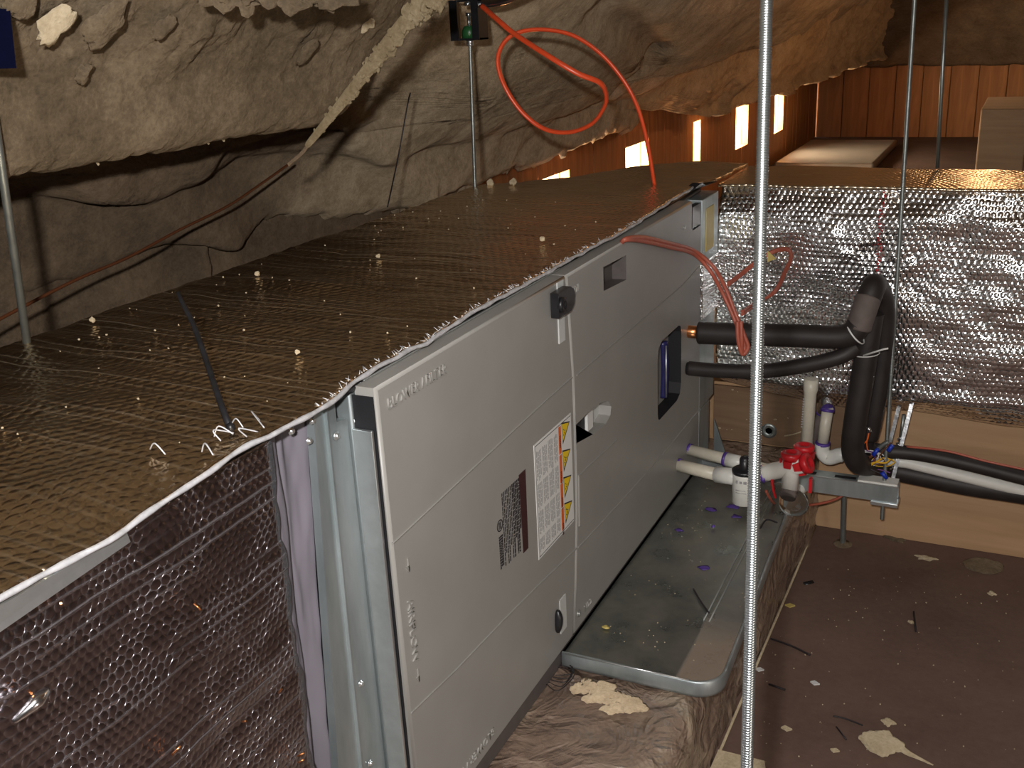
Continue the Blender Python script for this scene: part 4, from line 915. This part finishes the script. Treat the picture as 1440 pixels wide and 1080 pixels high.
wirep([(1234, 660), (1244, 662), (1252, 665)], 'w_purple')
for a_, b_ in (((1228, 640), (1235, 631)), ((1249, 634), (1255, 626)), ((1240, 664), (1247, 673))): MB().tube([Pp(*a_, 2.128), Pp(*b_, 2.128)], lambda t: .0052 - .0012 * t, 10, False).make('wire_nut', M['bluenut'], wb_)
MB().tube([Pp(1221, 600, 2.14), Pp(1223, 608, 2.14)], .004, 8, False).make('splice', M['foil_tape'], wb_)
MB().tube([Pp(1235, 631, 2.15), Pp(1244, 624, 2.15), Pp(1249, 622, 2.15)], .005, 8).make('cable_jacket', M['rod_dull'], wb_)

# ================================================================== CABLES
oc = tag(MB().tube([Pp(677, 8, 2.04), Pp(700, 28, 2.0), Pp(724, 48, 1.98), Pp(770, 78, 1.95), Pp(812, 103, 1.96), Pp(843, 116, 1.99), Pp(852, 132, 2.02), Pp(850, 150, 2.04), Pp(832, 174, 2.06), Pp(800, 186, 2.07), Pp(765, 181, 2.07), Pp(733, 156, 2.06), Pp(709, 119, 2.05), Pp(700, 84, 2.04), Pp(711, 57, 2.04), Pp(735, 44, 2.05), Pp(770, 42, 2.06), Pp(808, 51, 2.07), Pp(846, 77, 2.08), Pp(878, 115, 2.09), Pp(898, 155, 2.10), Pp(911, 205, 2.12), Pp(920, 259, 2.14)], .0056, 12, True, 8, flat=.75).make('orange_cable', M['orange']), 'orange-red cable looped in the air and dropping onto the foil blanket', 'cable')
# foam-crusted cable, upper middle
tp = [atd(612, -8, 1.50), atd(580, 22, 1.53), atd(540, 70, 1.57), atd(510, 108, 1.60), atd(470, 158, 1.65), atd(432, 205, 1.70)]
fc_ = thing('foam_crusted_cable', 'cable crusted with pale yellow foam slanting down from the top edge', 'cable', tp[-1])
MB().tube(tp, lambda t: .0135 - .0085 * t ** 1.3, 14, True, 8).make('crust', M['foam_crust'], fc_)
q = MB()
for k in range(170):
    t_ = random.random() ** 1.4 * .92; i = t_ * 5; j = int(i); p = tp[j].lerp(tp[j + 1], i - j); r_ = (.0135 - .0085 * t_ ** 1.3)
    off = V((random.gauss(0, 1), random.gauss(0, 1), random.gauss(-.4, 1))).normalized(); q.blob(p + off * r_, random.uniform(.35, .65) * r_ * (1 if t_ < .8 else .7), 1, .4, (1, 1, random.uniform(.8, 1.6)))
o = q.make('foam_lumps', M['foam_crust'], fc_); o['kind'] = 'stuff'
MB().tube([tp[-1], atd(425, 215, 1.70), atd(405, 232, 1.70)], .0028, 8).make('bare_end', M['foam_dark'], fc_)
dk = [at(410, 228, 0, -.93), at(368, 258, 0, -.92), at(320, 290, 0, -.90), at(255, 322, 0, -.88), at(180, 362, 0, -.86), at(110, 392, 0, -.84), at(35, 430, 0, -.82), at(-30, 465, 0, -.80)]
tag(MB().tube(dk, .0030, 8, True, 5).make('wire', M['w_brown']), 'long thin brown wire sagging across the dark foam bay to the left edge', 'wire')
tag(MB().tube([at(545, 291, 0, -.60), at(560, 220, 0, -.62), at(573, 148, 0, -.60), at(577, 131, 0, -.58)], .0016, 6).make('zip_tie', M['ink']), 'thin dark zip tie tail standing up behind the blanket against the foam', 'zip tie')
zt = at(325, 605, 2, .864); zy = at(250, 410, 1, .80)
tag(MB().tube([zt, Pp(312, 572, .695), Pp(290, 507, .74), Pp(272, 457, .77), Pp(257, 427, .79), Pp(250, 411, .80)], lambda t: .0034 - .0012 * t, 8, True, 5, flat=.55).blob(zt + V((0, 0, .003)), .005, 1, .1).make('zip_tie', M['black']), 'long black zip tie sticking up from the front corner of the foil blanket', 'zip tie')
# red-brown thermostat wires over the coil door
RX = .022
def onx(px, py, x_): return at(px, py, 0, x_)
rw = thing('thermostat_cable', 'pair of reddish-brown cables draped from the blanket edge over the coil door', 'cable', (0, 1.7, .84))
for k, dx in enumerate((0, 5)):
    MB().tube([onx(873, 345 - k * 2, -.01), onx(880, 336 + k, .006), onx(905, 334 + dx, .010), onx(940, 342 + dx, .014), onx(975, 352 + dx, .02), Pp(1003 - dx, 375 + dx, 2.02), Pp(1020 - dx, 405 + dx, 2.0), Pp(1034 - dx, 440, 1.99), Pp(1046 - dx, 470, 1.985), Pp(1052 - dx, 488, 1.985), Pp(1044, 498 - dx, 1.98), Pp(1038 + dx, 478, 1.975), Pp(1037 + dx, 452, 1.98)], .0042, 10, True, 8).make('strand', M['redwire'], rw)
rw2 = thing('thermostat_cable', 'darker brown cable loop hanging against the foil duct by the near rod', 'cable', (.1, 2.2, .7))
for k in (0, 1):
    MB().tube([Pp(1024, 398 + 3 * k, 2.10), Pp(1045, 382 + 3 * k, 2.16), Pp(1068, 364 + 2 * k, 2.19), Pp(1090, 352 + 2 * k, 2.20), Pp(1108, 350 + 2 * k, 2.20), Pp(1113 - k, 362, 2.20), Pp(1105 - 2 * k, 382, 2.20), Pp(1096 - 2 * k, 402, 2.20), Pp(1085 - 2 * k, 415, 2.19), Pp(1062, 426 + 4 * k, 2.15), Pp(1044, 438 + 4 * k, 2.06)], .0034, 10, True, 8).make('strand', M['redwire'], rw2)
MB().hexa([Pp(1079, 352, 2.19), Pp(1092, 364, 2.19), Pp(1092, 364, 2.192), Pp(1079, 352, 2.192), Pp(1079, 369, 2.19), Pp(1083, 367, 2.19), Pp(1083, 367, 2.192), Pp(1079, 369, 2.192)]).make('paper_tag', M['yellowtag'], rw2)
MB().tube([Pp(1077, 690, 1.95), Pp(1086, 705, 1.97), Pp(1100, 712, 2.05), Pp(1140, 710, 2.15), Pp(1170, 704, 2.19), Pp(1190, 694, 2.21)], .003, 8).make('strand', M['redwire'], rw2)
tag(MB().tube([Pp(1275, 628, 2.205), Pp(1330, 634, 2.19), Pp(1385, 648, 2.19), Pp(1440, 660, 2.19), Pp(1500, 672, 2.19)], .0026, 8).make('thermostat_cable', M['redwire']), 'thin brown cable strapped along the upper black pipe at right', 'cable')

# ================================================================== SPRING HANGER, NAVY BOX
sh = thing('spring_hanger', 'black open-fronted spring hanger holding the middle rod', 'hanger', Pp(661, 62, rm.y))
yv = rm.y; A_ = Pp(641, 55, yv); B_ = Pp(681, 55, yv); T_ = Pp(641, 9, yv)
x0, x1 = A_.x, B_.x; z0 = (A_.z + B_.z) / 2 - .002; z1 = z0 + .082; w_ = .0025
MB().box((x0, yv - .02, z0), (x0 + w_, yv + .02, z1)).make('side_plate', M['black'], sh); MB().box((x1 - w_, yv - .02, z0), (x1, yv + .02, z1)).make('side_plate', M['black'], sh)
for s0, s1 in ((x0, x0 + .019), (x1 - .017, x1)): MB().box((s0, yv - .0225, z0), (s1, yv - .020, z1)).make('front_flange', M['black'], sh)
MB().box((x0, yv - .02, z0), (x1, yv + .02, z0 + .004)).make('bottom_plate', M['black'], sh); MB().box((x0, yv - .02, z1 - .004), (x1, yv + .02, z1)).make('top_plate', M['black'], sh)
cc = V(((x0 + x1) / 2, yv, z0 + .004))
MB().lathe(cc, cc + UP, [(0, .017), (.016, .016), (.024, .012), (.026, .005)], 20).make('neoprene_cup', M['green'], sh)
MB().cyl(cc + UP * .02, cc + UP * .045, .0035).make('bolt', M['steelrod'], sh)
MB().lathe(cc + UP * .044, cc + UP, [(0, .0065), (.008, .0065)], 6).make('nut', M['steelrod'], sh); MB().lathe(cc + UP * .066, cc + UP, [(0, .008), (.007, .008)], 6).make('nut', M['steelrod'], sh)
MB().lathe(cc - UP * .016, cc + UP, [(0, .0075), (.0045, .0080), (.005, .006), (.006, .0075), (.012, .0075)], 6).make('nut', M['galv_edge'], sh)
hb = MB().tube([Pp(652, -12, yv), Pp(680, 2, yv), Pp(712, -2, yv), Pp(745, -18, yv)], .014, 12, True, 4, flat=.5).make('foil_collar', M['foil_tape']); tag(hb, 'crumpled grey foil collar above the black spring hanger', 'foil')
nb_ = thing('navy_box', 'dark navy metal box at the upper left edge of the picture', 'box', atd(-20, 50, 1.22))
c_ = [atd(-60, 8, 1.25), atd(14, 13, 1.25), atd(23, 96, 1.22), atd(-60, 98, 1.22)]; dv = ray(-10, 50) * .05
MB().prism(c_, dv).make('box_body', M['navy'], nb_)

# ================================================================== CRUMBS AND FLOOR LITTER
def crumb(px, py, r_, label, z=.868, mat='foam_pale'): return tag(MB().blob(at(px, py, 2, z), r_, 2, .3).make('foam_crumb', M[mat]), label, 'crumb')
crumb(418, 495, .0030, 'foam crumb on the blanket, right of the tall black zip tie'); crumb(362, 385, .0036, 'foam crumb at the far rim of the blanket, above the zip tie tip')
crumb(130, 450, .0036, 'foam crumb near the foot of the far left rod'); crumb(532, 360, .0034, 'foam crumb in mid blanket towards the foam bay')
crumb(763, 336, .0042, 'foam crumb on the blanket above the black latch'); crumb(690, 257, .0085, 'larger foam crumb beside the foot of the middle rod'); crumb(722, 256, .0080, 'foam crumb a little right of the middle rod, below the first window')
q = MB()
for k in range(80): q.blob((random.uniform(-.5, -.05), random.uniform(.6, 1.9), .867), random.uniform(.0006, .0015), 1, .3)
tag(q.make('dust_specks', M['foam_pale']), 'fine pale specks scattered over the bronze-looking foil blanket', 'dust', None, 'stuff')
def fl(px, py): p = at(px, py, 2, 0); return p
q = MB().blob(fl(1240, 1050) + V((0, 0, .008)), .032, 4, .18, (1, .85, .35)); tag(q.make('foam_chunk', M['foam_pale']), 'pale torn foam chunk on the brown floor near the bottom edge', 'foam')
tag(MB().tube([fl(1262, 1052) + V((0, 0, .006)), fl(1275, 1062) + V((0, 0, .006)), fl(1290, 1068) + V((0, 0, .004)), fl(1312, 1078) + V((0, 0, .003))], lambda t: .006 * (1 - t) + .001, 6).make('foam_shred', M['foam_pale']), 'thin foam shred trailing from the pale torn chunk', 'foam')
q = MB().blob(fl(1383, 796) + V((0, 0, .001)), .036, 4, .10, (1.15, 1, .12)); tag(q.make('dried_blob', M['foam']), 'round greyish dried adhesive blob on the floor by the beam', 'adhesive')
q = MB()
for p_ in ((1262, 760), (1254, 757)): q.blob(fl(*p_), .014, 3, .3, (1.3, .8, .3))
tag(q.make('dried_blob', M['foam']), 'small dried foam blob at the foot of the beam', 'adhesive')
tag(MB().blob(fl(1302, 785), .014, 3, .3, (1.6, .8, .2)).make('foam_shred', M['foam_pale']), 'pale scraps on the floor left of the round dried blob', 'foam')
tag(MB().blob(fl(1395, 835), .008, 3, .3, (1, 1, .4)).make('foam_crumb', M['foam_pale']), 'foam crumb on the floor below the round dried blob', 'crumb')
tag(MB().blob(fl(1249, 1016), .010, 3, .3, (1, 1, .4)).make('foam_crumb', M['foam_pale']), 'foam crumb on the floor just above the torn chunk', 'crumb')
tag(MB().blob(fl(1281, 875), .006, 3, .3, (1, 1, .4)).make('foam_crumb', M['foam_pale']), 'foam crumb on the floor beside the upright black stick', 'crumb')
for px, py, r_, nm, lb in ((1111, 853, .011, 'cardboard_chip', 'yellowish cardboard chip on the floor by the platform'), (1106, 1026, .010, 'foam_chip', 'irregular tan chip on the floor right of the near rod'), (1068, 943, .009, 'paper_scrap', 'white paper scrap beside the near rod'), (1146, 962, .009, 'plastic_scrap', 'clear-grey plastic scrap in the middle of the floor'), (1174, 1057, .008, 'foam_chip', 'faint tan chip left of the torn foam chunk')):
    p = fl(px, py); k = random.uniform(0, 3); q = MB().prism([p + V((r_ * math.cos(k + j), r_ * .7 * math.sin(k + j), .001)) for j in (0, 1.3, 2.9, 4.4)], (0, 0, .003)); tag(q.make(nm, M['yellowtag'] if 'card' in nm else M['foam_pale'] if 'foam' in nm else M['white']), lb, 'scrap')
def fstick(pxs, lb, r=.0020): stick(pxs, .003, lb, r)
fstick([(1285, 860), (1288, 888)], 'black zip tie offcut standing out on the open floor at right')
fstick([(1084, 898), (1112, 908), (1139, 921)], 'longest black zip tie offcut, on the floor right of the near rod')
fstick([(1081, 962), (1104, 970)], 'short black zip tie offcut below the longest one')
fstick([(1172, 1007), (1190, 1011), (1213, 1020)], 'dark curved zip tie offcut above the torn foam chunk', .0014)
fstick([(1176, 1022), (1190, 1040)], 'small slanting black offcut left of the torn foam chunk', .0014)
tag(MB().tube([fl(1131, 822), fl(1144, 819)], lambda t: .006, 8, False, flat=.4).make('rubber_scrap', M['black']), 'black flat rubber scrap on the floor near the platform seam', 'scrap')
q = MB()
for k in range(120):
    p = fl(random.uniform(1060, 1440), random.uniform(790, 1080)); q.blob((p.x, p.y, .001), random.uniform(.0005, .0016), 1, .3)
tag(q.make('floor_specks', M['foam_pale']), 'fine pale debris specks scattered over the brown floor', 'dust', None, 'stuff')
p = fl(1035, 1072); tag(MB().prism([fl(1010, 1062), fl(1075, 1078), fl(1080, 1120), fl(985, 1120)], (0, 0, .012)).make('board_scrap', M['foam_pale']), 'pale board scrap at the bottom edge beside the platform', 'scrap')
